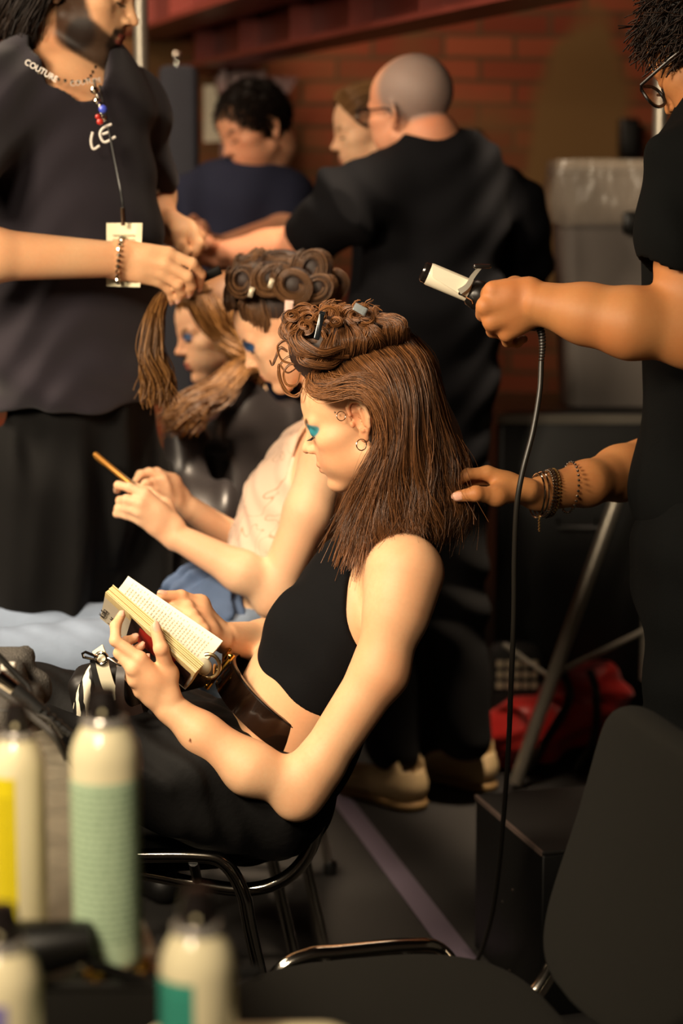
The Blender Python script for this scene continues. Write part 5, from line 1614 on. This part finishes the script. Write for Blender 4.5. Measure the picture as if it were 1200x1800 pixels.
# ---------------------------------------------------------------- man with the shaved head, seen from behind
Y4 = 4.6
bm = figure_root(740, Y4, 0, 'standing man with shaved grey head and glasses, his back in a black t-shirt')
SK4 = skin_mat('skin_ruddy', 'cf9878')
F = Field(.0055, ((), (), ((1.5, 1.8, .004),)))
H4 = Head(F, P(722, 205, Y4), (-.72, .66, -.10), (-.06, 0, 1), 1.06)
F.add(seg(P(770, 300, Y4), .066, H4.p(0, -.045, -.045), .062), .03)
F.add(seg(P(765, 340, Y4), .13, P(755, 560, Y4), .14, (.35, .93, 0), .7), .05)
F.add(seg(P(615, 355, 4.50), .062, P(535, 428, 4.62), .050), .03).add(seg(P(535, 428, 4.62), .048, P(470, 440, 4.66), .046), .02).add(seg(P(470, 440, 4.66), .046, P(385, 450, 4.66), .031), .02)
hand(F, P(380, 448, 4.66), .028, [P(345, 425, 4.63), P(342, 436, 4.62), P(342, 447, 4.62), P(346, 458, 4.63)],
     [[P(334, 408, 4.62), P(338, 398, 4.62), P(344, 394, 4.62)], [P(328, 432, 4.61), P(322, 440, 4.62), P(322, 448, 4.63)],
      [P(330, 448, 4.61), P(324, 456, 4.62), P(326, 462, 4.63)], [P(336, 460, 4.62), P(332, 468, 4.63), P(334, 472, 4.64)]],
     [P(365, 428, 4.60), P(352, 412, 4.59), P(348, 402, 4.59)], rs=1.15)
F.add(seg(P(900, 380, 4.72), .06, P(925, 500, 4.85), .048), .03).add(seg(P(925, 500, 4.85), .046, P(800, 560, 5.0), .034), .02)
H4.build(lips='a06858', brow='6a5448', ears=True)
F.paint(ell(H4.p(0, -.035, .055), V(.092, .078, .070) * 1.06, H4.R), '80726c', .018, .9)
at0(F.mesh('body', SK4, bm), bm)
blk = mat('black_tee', '0b0b0e', .9, var=.12, nscale=12, bump=.3, bscale=400, bdist=.001, spec=.12)
F = Field(.007)
F.add(seg(P(765, 345, Y4), .165, P(755, 560, Y4), .165, (.35, .93, 0), .74), .0).add(seg(P(755, 560, Y4), .165, P(745, 760, Y4), .160, (.35, .93, 0), .80), .05)
F.add(seg(P(765, 298, Y4), .074, P(770, 318, Y4), .10), .05)
F.add(seg(P(720, 310, 4.55), .070, P(615, 358, 4.50), .082), .06).add(seg(P(615, 358, 4.50), .082, P(545, 420, 4.60), .066), .04)
F.add(seg(P(820, 310, 4.65), .075, P(895, 375, 4.72), .088), .06).add(seg(P(895, 375, 4.72), .086, P(922, 470, 4.82), .066), .04)
F.sub(seg(P(538, 424, 4.62), .056, P(505, 436, 4.64), .058), .004)
F.warp = lambda X, Y, Z: .006 * np.sin(26 * X + 34 * Z + 3 * np.sin(10 * X)) + .003 * np.sin(60 * Z + 9 * np.sin(9 * X))
at0(F.mesh('t_shirt', blk, bm), bm)
F = Field(.008)
F.add(seg(P(748, 740, Y4), .150, P(745, 830, Y4), .155, (.35, .93, 0), .8), 0)
for (ax_, ay_), (bx_, by_), (cx_, cy_) in (((710, 860), (690, 1090), (690, 1310)), ((790, 860), (800, 1080), (812, 1290))):
    F.add(seg(P(ax_, ay_, Y4), .095, P(bx_, by_, Y4 + .02), .072), .04).add(seg(P(bx_, by_, Y4 + .02), .072, P(cx_, cy_, Y4 + .05), .070), .03)
F.warp = lambda X, Y, Z: .006 * np.sin(30 * Z + 30 * X + 3 * np.sin(12 * Z))
at0(F.mesh('trousers', MATS['black_wool'], bm), bm)
shoe_m = mat('cream_shoe', 'b49a70', .7, var=.1, nscale=30); sole_m = mat('sole_tan', '8a6c40', .7)
for q in (((718, 1388), (618, 1362)), ((842, 1356), (768, 1342))):
    a, b = PF(*q[0], .045), PF(*q[1], .045)
    F = Field(.006)
    F.add(seg(V(a[0], a[1], .055), .043, V(b[0], b[1], .040), .036), 0).add(seg(V(a[0], a[1], .06), .042, V(a[0] - .005, a[1] + .01, .105), .042), .02)
    F.sub(seg(V(a[0], a[1], .10), .032, V(a[0], a[1], .16), .034), .004)
    F.cut(half(V(0, 0, .02), (0, 0, -1)), .003)
    s_ = at0(F.mesh('shoe', shoe_m, bm), bm)
    F = Field(.006); F.add(seg(V(a[0], a[1], .02), .047, V(b[0], b[1], .02), .041), 0).cut(half(V(0, 0, .003), (0, 0, -1)), .002).cut(half(V(0, 0, .024), (0, 0, 1)), .002)
    so = F.mesh('sole', sole_m, s_)
glass_b = mat('frame_black', '0e0c0b', .3)
def glasses(H, root, mt, s=1.0, name='glasses', tint=None):
    g_ = MB()
    for sx in (-1, 1):
        c = V(sx * .032, .104, .014)
        pts = [H.p(*(c + V(.026 * math.copysign(abs(math.cos(a)) ** .8, math.cos(a)), -.0035 * abs(math.cos(a)) , .019 * math.copysign(abs(math.sin(a)) ** .8, math.sin(a))))) for a in np.linspace(0, 2 * math.pi, 29)[:-1]]
        g_.tube(pts, .0021 * s, 8, True)
        g_.tube([H.p(sx * .058, .101, .022), H.p(sx * .078, .088, .022), H.p(sx * .082, .03, .020), H.p(sx * .082, -.004, .018), H.p(sx * .080, -.02, .002)], .0020 * s, 8)
    g_.tube([H.p(-.008, .105, .018), H.p(0, .108, .021), H.p(.008, .105, .018)], .0019 * s, 8)
    f = at0(g_.build(name, mt, root), root)
    t = MATS.get('lens')
    if t is None:
        n = NT('lens'); n.set(Base_Color=(.95, .9, .85, 1), Roughness=.02, Transmission_Weight=1, IOR=1.45); n.b.inputs['Alpha'].default_value = .25; t = MATS['lens'] = n.m
    for sx in (-1, 1):
        c = V(sx * .032, .104, .014)
        pts = [H.p(*(c + V(.0255 * math.copysign(abs(math.cos(a)) ** .8, math.cos(a)), -.0035 * abs(math.cos(a)), .0185 * math.copysign(abs(math.sin(a)) ** .8, math.sin(a))))) for a in np.linspace(0, 2 * math.pi, 29)[:-1]]
        m = MB(); m.loft([pts, [p + H.R @ V(0, .0015, 0) for p in pts]]); o_ = m.build('lens', t, f, False)
    return f
glasses(H4, bm, glass_b, 1.2)

# ---------------------------------------------------------------- dark haired man in navy
Y5 = 5.4
nm = figure_root(430, Y5, 0, 'dark haired man in a navy t-shirt bending his head by the red column')
F = Field(.006, ((), (), ((1.45, 1.8, .0045),)))
H5 = Head(F, P(452, 238, Y5), (-.74, -.52, -.36), (-.42, -.05, .9), 1.04)
F.add(seg(P(440, 320, Y5), .06, H5.p(0, -.04, -.045), .055), .03)
F.add(seg(P(432, 360, Y5), .12, P(430, 520, Y5), .13, (0, 1, 0), .7), .04)
F.add(seg(P(350, 345, Y5), .055, P(335, 420, 5.35), .045), .03).add(seg(P(335, 420, 5.35), .043, P(372, 440, 5.12), .032), .02)
F.add(seg(P(512, 345, Y5), .055, P(500, 400, 5.32), .046), .03).add(seg(P(500, 405, 5.32), .045, P(385, 438, 5.10), .031), .02)
hand(F, P(378, 436, 5.10), .026, [P(352, 425, 5.06), P(350, 434, 5.05), P(350, 442, 5.05), P(352, 450, 5.06)],
     [[P(338, 422, 5.04), P(332, 430, 5.03), P(332, 438, 5.02)]] * 1 + [[P(338, 434, 5.03), P(332, 440, 5.02), P(332, 446, 5.02)], [P(338, 444, 5.03), P(334, 450, 5.02), P(334, 454, 5.02)], [P(342, 452, 5.04), P(338, 457, 5.03), P(338, 460, 5.03)]],
     [P(366, 422, 5.05), P(354, 414, 5.04), P(344, 412, 5.03)], rs=1.1)
hand(F, P(368, 440, 5.12), .026, [P(350, 400, 5.06), P(340, 404, 5.05), P(332, 410, 5.05), P(326, 418, 5.06)],
     [[P(346, 388, 5.04), P(340, 382, 5.03), P(334, 384, 5.02)], [P(332, 392, 5.03), P(325, 390, 5.02), P(320, 394, 5.02)], [P(324, 400, 5.03), P(318, 400, 5.02), P(314, 404, 5.02)], [P(318, 410, 5.04), P(313, 412, 5.03), P(311, 416, 5.03)]],
     [P(362, 418, 5.06), P(360, 402, 5.04), P(356, 392, 5.03)], rs=1.1)
H5.build(lips='a05a4c', brow='1a120e', ears=True, detail=False)
at0(F.mesh('body', skin_mat('skin_rosy', 'd8a07e'), nm), nm)
F = Field(.007)
navy = mat('navy_tee', '23263a', .85, var=.12, nscale=12, spec=.25)
F.add(seg(P(430, 372, Y5), .150, P(430, 520, Y5), .150, (0, 1, 0), .72), 0).add(seg(P(430, 520, Y5), .150, P(430, 700, Y5), .155, (0, 1, 0), .75), .04).add(seg(P(438, 322, Y5), .070, P(434, 345, Y5), .09), .05)
F.add(seg(P(400, 335, Y5), .06, P(352, 350, Y5), .072), .05).add(seg(P(352, 350, Y5), .072, P(340, 400, 5.37), .060), .03)
F.add(seg(P(465, 335, Y5), .06, P(508, 350, Y5), .072), .05).add(seg(P(508, 350, Y5), .072, P(500, 392, 5.35), .062), .03)
F.warp = lambda X, Y, Z: .005 * np.sin(36 * X + 22 * Z + 3 * np.sin(14 * X))
at0(F.mesh('t_shirt', navy, nm), nm)
F = Field(.01)
for px in (395, 465): F.add(seg(P(px, 720, Y5), .10, V(P(px, 900, Y5)[0], Y5, .09), .06), .04)
F.warp = lambda X, Y, Z: .004 * np.sin(40 * Z)
at0(F.mesh('trousers', MATS['black_wool'], nm), nm)
for px in (395, 465):
    x_ = P(px, 900, Y5)[0]; F = Field(.008); F.add(seg(V(x_, Y5, .05), .045, V(x_ - .06, Y5 - .14, .04), .038), 0).cut(half(V(0, 0, .004), (0, 0, -1)), .003)
    at0(F.mesh('shoe', MATS['black_plastic'], nm), nm)
def cap_hair(H, root, m_, n=2600, back=.0, length=.03, top=.014, jit=.006, mt_base='dark_shade', cutz=-.02, face=(.09, .062, .10)):
    """short hair: strands laid over the skull plus the body below them"""
    u = rng.normal(0, 1, (n, 3)); u /= np.linalg.norm(u, axis=1, keepdims=True)
    c0 = V(0, -.014, .050); r0 = V(.0755, .094, .082)
    p0 = c0 + u * r0
    keep = (p0[:, 2] > cutz - .03 * (p0[:, 1] < -.02)) & (p0[:, 1] < .045 + (p0[:, 2] - .05) * .55)
    p0, u = p0[keep], u[keep]
    n_ = u / r0; n_ /= np.linalg.norm(n_, axis=1, keepdims=True)
    flow = np.stack([.25 * p0[:, 0] / .08, .9 * np.ones(len(p0)), -.25 * np.ones(len(p0))], 1)
    flow -= n_ * (flow * n_).sum(1, keepdims=True); flow /= np.linalg.norm(flow, axis=1, keepdims=True) + 1e-6
    s = np.linspace(0, 1, 7)[None, :, None]
    j = rng.normal(0, 1, (len(p0), 1, 3)) * jit
    pts = p0[:, None] + n_[:, None] * top * np.sin(s * 1.9) + flow[:, None] * length * s + j * s ** 1.5
    W = H.o + (pts @ H.R.T) * H.s
    h_ = hair_obj('hair', [(W, rng.uniform(.0009, .0016, len(p0)), tones(len(p0)))], m_, root); at0(h_, root)
    F = Field(.006); F.add(H.e((0, -.018, .056), (.0785, .096, .085)), 0)
    F.sub(ell(H.p(0, .105, -.01), V(*face) * H.s, H.R), .008); F.sub(ell(H.p(0, .03, -.075), V(.12, .09, .075) * H.s, H.R), .01)
    at0(F.mesh('hair_base', MATS[mt_base], root), root)
cap_hair(H5, nm, HMb, 3600, length=.028, top=.008, jit=.003)

# ---------------------------------------------------------------- woman with pulled back hair, beyond the shaved head
Y6 = 5.05
bw = figure_root(690, Y6, 0, 'woman with pulled back light brown hair in profile beside the shaved headed man')
F = Field(.006, ((), (), ((1.4, 1.8, .0042),)))
H6 = Head(F, P(655, 238, Y6), (-.96, -.12, -.22), (-.2, 0, 1), .98)
F.add(seg(P(688, 330, Y6), .052, H6.p(0, -.04, -.045), .050), .03)
F.add(seg(P(700, 380, Y6), .10, P(705, 520, Y6), .12), .04).add(seg(P(655, 352, 4.95), .045, P(740, 352, 5.2), .045), .05)
H6.build(lips='a86052', brow='7a5a3c', ears=True, detail=False)
at0(F.mesh('body', SK2, bw), bw)
F = Field(.008)
F.add(seg(P(702, 390, Y6), .12, P(705, 600, Y6), .14), 0).add(seg(P(655, 365, 4.95), .055, P(750, 365, 5.2), .055), .05)
F.warp = lambda X, Y, Z: .004 * np.sin(40 * X + 20 * Z)
at0(F.mesh('t_shirt', MATS['black_tee'], bw), bw)
F = Field(.01); F.add(seg(P(705, 640, Y6), .14, V(P(705, 900, Y6)[0], Y6, .04), .10), 0).cut(half(V(0, 0, .01), (0, 0, -1)), .003)
F.warp = lambda X, Y, Z: .004 * np.sin(40 * X + 20 * Z)
at0(F.mesh('skirt', MATS['black_wool'], bw), bw)
HM6 = hair_mat('light_brown_hair', '5a3c22', 'a5794c', .4)
gs = [[H6.p(sx * lx, y_, z_), H6.p(sx * .074, y_ - .03, z_ + .022), H6.p(sx * .070, -.04, z_ * .7 + .05), H6.p(sx * .04, -.09, .06 + z_ * .2), H6.p(sx * .01, -.108, .055)] for sx, lx, y_, z_ in ((-1, .066, .02, .02), (-1, .066, .045, .045), (-1, .055, .062, .075), (-1, .03, .072, .100), (1, .0, .075, .108), (1, .03, .072, .100), (1, .055, .062, .075), (1, .066, .03, .03))]
groups = [(sheet(gs, 2400, 20, .0025, clump=3), rng.uniform(.0009, .0014, 2400), tones(2400))]
at0(hair_obj('hair', groups, HM6, bw), bw)
F = Field(.006); F.add(H6.e((0, -.018, .056), (.0765, .095, .083)), 0).add(H6.e((0, -.115, .055), (.03, .028, .03)), .01)
F.sub(ell(H6.p(0, .115, -.01), V(.09, .058, .12), H6.R), .008); F.sub(ell(H6.p(0, .03, -.085), V(.12, .09, .085), H6.R), .01)
at0(F.mesh('hair_base', mat('light_shade', '7a5634', .6, var=.2, nscale=60), bw), bw)

# ---------------------------------------------------------------- stylist at the right with the curling iron
Y7 = 3.12
rs_ = figure_root(1240, Y7, 0, 'stylist in black with glasses and bracelets holding the curling iron')
SK7 = skin_mat('skin_olive', 'b07a4a')
F = Field(.0042, (((.15, .36, .0026),), (), ((.96, 1.10, .0026), (1.2, 1.36, .0026))))
H7 = Head(F, P(1262, 104, 3.10), (-.62, .50, -.60), (-.42, .3, .86), 1.04)
F.add(seg(P(1300, 270, Y7), .062, H7.p(0, -.04, -.045), .058), .03)
F.add(seg(P(1290, 380, Y7), .14, P(1290, 700, Y7), .14, (1, 0, 0), .75), .05)
F.add(seg(P(1250, 330, 2.97), .062, P(1222, 470, 2.93), .054), .03).add(seg(P(1222, 470, 2.93), .054, P(1212, 590, 2.91), .044), .03)
F.add(ell(P(1225, 612, 2.91), (.035, .035, .03)), .02)
F.add(seg(P(1205, 575, 2.91), .046, P(1110, 568, 2.91), .051), .03).add(seg(P(1110, 568, 2.91), .050, P(1030, 552, 2.93), .043), .02).add(seg(P(1030, 552, 2.93), .042, P(945, 532, 2.95), .0315), .02)
hand(F, P(935, 530, 2.955), .030, [P(866, 510, 2.950), P(852, 538, 2.945), P(864, 566, 2.950), P(890, 588, 2.960)],
     [[P(850, 520, 2.985), P(868, 534, 3.005), P(888, 545, 3.000)],
      [P(848, 552, 2.980), P(866, 562, 3.000), P(884, 566, 2.995)],
      [P(866, 582, 2.985), P(884, 588, 3.000), P(900, 586, 2.995)],
      [P(892, 600, 2.990), P(908, 602, 3.000), P(920, 596, 2.995)]],
     [P(905, 506, 2.985), P(878, 512, 3.010), P(858, 522, 3.018)], rs=1.22, palm_r=.0145)
F.add(ell(P(890, 540, 2.96), (.036, .020, .034)), .02)
# far arm
F.add(seg(P(1240, 340, 3.27), .06, P(1200, 790, 3.36), .045), .03).add(seg(P(1200, 790, 3.36), .046, P(1090, 832, 3.22), .043), .02).add(seg(P(1090, 832, 3.22), .043, P(1030, 850, 3.13), .034), .02).add(seg(P(1030, 850, 3.13), .034, P(950, 868, 3.07), .0275), .02)
hand(F, P(932, 868, 3.055), .028, [P(856, 832, 3.03), P(858, 840, 3.05), P(862, 848, 3.07), P(868, 856, 3.085)],
     [[P(822, 834, 3.02), P(801, 846, 3.015), P(796, 866, 3.012)],
      [P(826, 846, 3.045), P(806, 858, 3.045), P(800, 874, 3.042)],
      [P(832, 856, 3.065), P(814, 868, 3.065), P(808, 880, 3.06)],
      [P(842, 864, 3.08), P(828, 874, 3.08), P(822, 884, 3.08)]],
     [P(872, 872, 3.005), P(836, 868, 2.985), P(804, 873, 2.985)], rs=1.18, palm_r=.0135, nails=unit(V(.1, -1, .25)))
H7.build(lips='8e5244', brow='1a120e', ears=True)
at0(F.mesh('body', SK7, rs_), rs_)
blk2 = mat('black_cotton', '070808', .92, var=.15, nscale=18, bump=.35, bscale=420, bdist=.001, spec=.1)
F = Field(.006)
F.add(seg(P(1285, 330, Y7), .165, P(1290, 600, Y7), .165, (1, 0, 0), .80), 0).add(seg(P(1290, 600, Y7), .165, P(1280, 860, Y7), .175, (1, 0, 0), .86), .05)
F.add(seg(P(1285, 250, 3.06), .075, P(1252, 320, 2.97), .095), .06).add(seg(P(1252, 320, 2.97), .092, P(1215, 425, 2.93), .083), .04)
F.add(seg(P(1270, 270, 3.2), .07, P(1255, 330, 3.27), .085), .06).add(seg(P(1255, 330, 3.27), .085, P(1230, 520, 3.32), .075), .04)
F.sub(seg(P(1213, 440, 2.93), .068, P(1205, 530, 2.91), .074), .005)
F.cut(half(P(1200, 905, Y7), (.12, 0, -1)), .01)
F.warp = lambda X, Y, Z: .006 * np.sin(30 * Z + 22 * X + 3 * np.sin(8 * Z)) + .003 * np.sin(70 * X + 16 * Z)
at0(F.mesh('t_shirt', blk2, rs_), rs_)
F = Field(.008)
F.add(seg(P(1275, 880, Y7), .155, P(1275, 980, Y7), .165, (1, 0, 0), .9), 0)
for dY in (-.10, .12):
    k_ = P(1215, 900, Y7 + dY)[0]
    F.add(seg(P(1262, 1000, Y7 + dY), .115, V(k_ + .03, Y7 + dY, .50), .105), .04).add(seg(V(k_ + .03, Y7 + dY, .50), .105, V(k_ + .06, Y7 + dY, .09), .085), .03)
F.warp = lambda X, Y, Z: .007 * np.sin(44 * X + 12 * Z + 24 * Y) + .003 * np.sin(60 * Z)
at0(F.mesh('trousers', mat('black_twill', '080909', .9, var=.2, nscale=14, bump=.3, bscale=300, spec=.1), rs_), rs_)
for dY in (-.10, .12):
    k_ = P(1215, 900, Y7 + dY)[0] + .06
    F = Field(.008); F.add(seg(V(k_, Y7 + dY, .05), .045, V(k_ - .16, Y7 + dY - .02, .038), .038), 0).cut(half(V(0, 0, .004), (0, 0, -1)), .003)
    at0(F.mesh('shoe', MATS['black_plastic'], rs_), rs_)
cap_hair(H7, rs_, hair_mat('curly_dark_hair', '0d0806', '38251a', .5, .2), 3600, length=.026, top=.014, jit=.010)
glasses(H7, rs_, glass_b, 1.25)
def bangle(c, axis, ry, rz, r_, n, name, m_, beads=False):
    ax_ = unit(axis); u = unit(np.cross(ax_, (0, 0, 1))); w_ = np.cross(u, ax_)
    m = MB(); pts = [V(c) + u * ry * math.cos(a) + w_ * rz * math.sin(a) for a in np.linspace(0, 2 * math.pi, n + 1)[:-1]]
    if beads:
        for i, p in enumerate(pts):
            m.lathe([(0, -r_), (r_ * .8, -r_ * .55), (r_, 0), (r_ * .8, r_ * .55), (0, r_)], p, (0, 0, 1), 8)
    else: m.tube(pts, r_, 6, True)
    return at0(m.build(name, m_, rs_), rs_)
axw = V(1, .28, -.12)
bangle(P(943, 871, 3.062), axw + V(-.02, 0, .03), .033, .034, .0016, 40, 'silver_bangle', silver)
bangle(P(950, 869, 3.068), axw + V(-.02, 0, .03), .034, .035, .0014, 40, 'silver_bangle', silver)
dk = mat('dark_bead', '3a2c20', .25, metal=.5)
bangle(P(958, 868, 3.078), axw, .034, .036, .0024, 44, 'bead_bracelet', silver, True)
bangle(P(963, 867, 3.083), axw, .035, .037, .0030, 36, 'bead_bracelet', dk, True)
bangle(P(969, 866, 3.088), axw, .035, .037, .0024, 44, 'bead_bracelet', mat('gold_bead', '9a7c4c', .25, metal=.9), True)
bangle(P(1000, 857, 3.103), axw, .037, .040, .0026, 30, 'chain_bracelet', silver, True)
m = MB()
for i in range(12): m.lathe([(0, -.0022), (.002, 0), (0, .0022)], P(947 + (i % 2), 905 + 2.6 * i, 3.045), (0, 0, 1), 6)
at0(m.build('dangling_chain', MATS['gold_bead'], rs_), rs_)

# curling iron with its cord
a, b = P(748, 479, 2.985), P(824, 511, 2.985); d_ = unit(b - a); L = np.linalg.norm(b - a)
e = empty('curling_iron', a, 'white barrelled curling iron with black handle in the fist of the right stylist', 'curling iron')
wht = mat('ceramic_white', 'e6dcc4', .25, coat=.3)
MB().lathe([(0, .004), (.0165, .004), (.0172, .007), (.0172, L)], (0, 0, 0), d_, 36).build('barrel', wht, e)
MB().lathe([(.0, -.006), (.012, -.006), (.0155, -.003), (.0158, .004), (.0150, .005)], (0, 0, 0), d_, 30).build('tip_cap', mat('tip_black', '1a1614', .15, coat=.5), e)
h1 = P(850, 522, 2.985) - a; h2 = P(948, 572, 2.985) - a
Lh = np.linalg.norm(h2 - d_ * L)
MB().lathe([(.017, 0), (.0205, .004), (.0225, .014), (.0215, .03), (.016, .05), (.0145, .09), (.0135, Lh - .01), (.0100, Lh)], d_ * L, unit(h2 - d_ * L), 32).build('handle', mat('handle_black', '171412', .35), e)
lev = spline([P(806, 512, 2.962) - a, P(820, 502, 2.960) - a, P(830, 486, 2.960) - a, P(842, 472, 2.963) - a, P(848, 470, 2.966) - a], 20)
m = MB(); Ls = []
for i, p in enumerate(lev):
    w_ = .003 + .006 * (1 - i / 19) ; tt = unit(lev[min(i + 1, 19)] - lev[max(i - 1, 0)]); n_ = unit(np.cross(tt, (0, 1, 0)))
    Ls.append([p + V(0, .011, 0) + n_ * w_ * .4, p + V(0, -.004, 0) + n_ * w_ * .4, p + V(0, -.004, 0) - n_ * w_ * .6, p + V(0, .011, 0) - n_ * w_ * .6])
m.loft(Ls); lv = m.build('lever', mat('lever_grey', 'b8b2a4', .25, metal=.4), e)
MB().box(P(847, 468, 2.968) - a, (.0135, .012, .0035), frame(unit(V(.02, 1, 0)), (0, 0, 1)), .003).build('thumb_rest', mat('tip_black', '1a1614', .15), lv)
MB().add([p for p in (lambda q: q)([P(760, 466, 2.966) - a, P(822, 492, 2.966) - a, P(826, 508, 2.962) - a, P(812, 519, 2.962) - a, P(760, 487, 2.962) - a])] + [p + V(0, .0012, 0) for p in [P(760, 466, 2.966) - a, P(822, 492, 2.966) - a, P(826, 508, 2.962) - a, P(812, 519, 2.962) - a, P(760, 487, 2.962) - a]],
         [[0, 1, 2, 3, 4], [9, 8, 7, 6, 5], [0, 5, 6, 1], [1, 6, 7, 2], [2, 7, 8, 3], [3, 8, 9, 4], [4, 9, 5, 0]]).build('clamp', wht, e)
MB().lathe([(0, 0), (.0035, 0), (.003, .002), (0, .0024)], P(809, 515, 2.962) - a, (0, -1, 0), 14).build('screw', chrome, e)
MB().tube([P(806, 516, 2.964) - a, P(818, 522, 2.958) - a, P(828, 528, 2.962) - a, P(830, 534, 2.966) - a], .0012, 6).build('stand_wire', chrome, e)
m = MB()
rl = spline([P(944, 568, 2.982), P(951, 585, 2.975), P(953, 610, 2.97), P(951, 635, 2.965)], 15)
for i in range(14): m.tube([rl[i] - a, rl[i] * .35 + rl[i + 1] * .65 - a], [.0068 - .0002 * i] * 2, 12)
m.build('cord_sleeve', MATS['rubber'], e)
cpts = [rl[-1], P(948, 690, 2.955), P(936, 760, 2.94), P(918, 830, 2.93), P(908, 890, 2.93), P(904, 980, 2.95), P(903, 1080, 2.98), P(898, 1200, 3.03), P(893, 1320, 3.10), P(886, 1420, 3.20), P(877, 1520, 3.32), P(866, 1600, 3.42), P(850, 1660, 3.50), PF(833, 1700, .006)]
MB().tube(spline([p - a for p in cpts], 120), .0042, 12).build('power_cord', mat('rubber_cord', '201d19', .4), e)
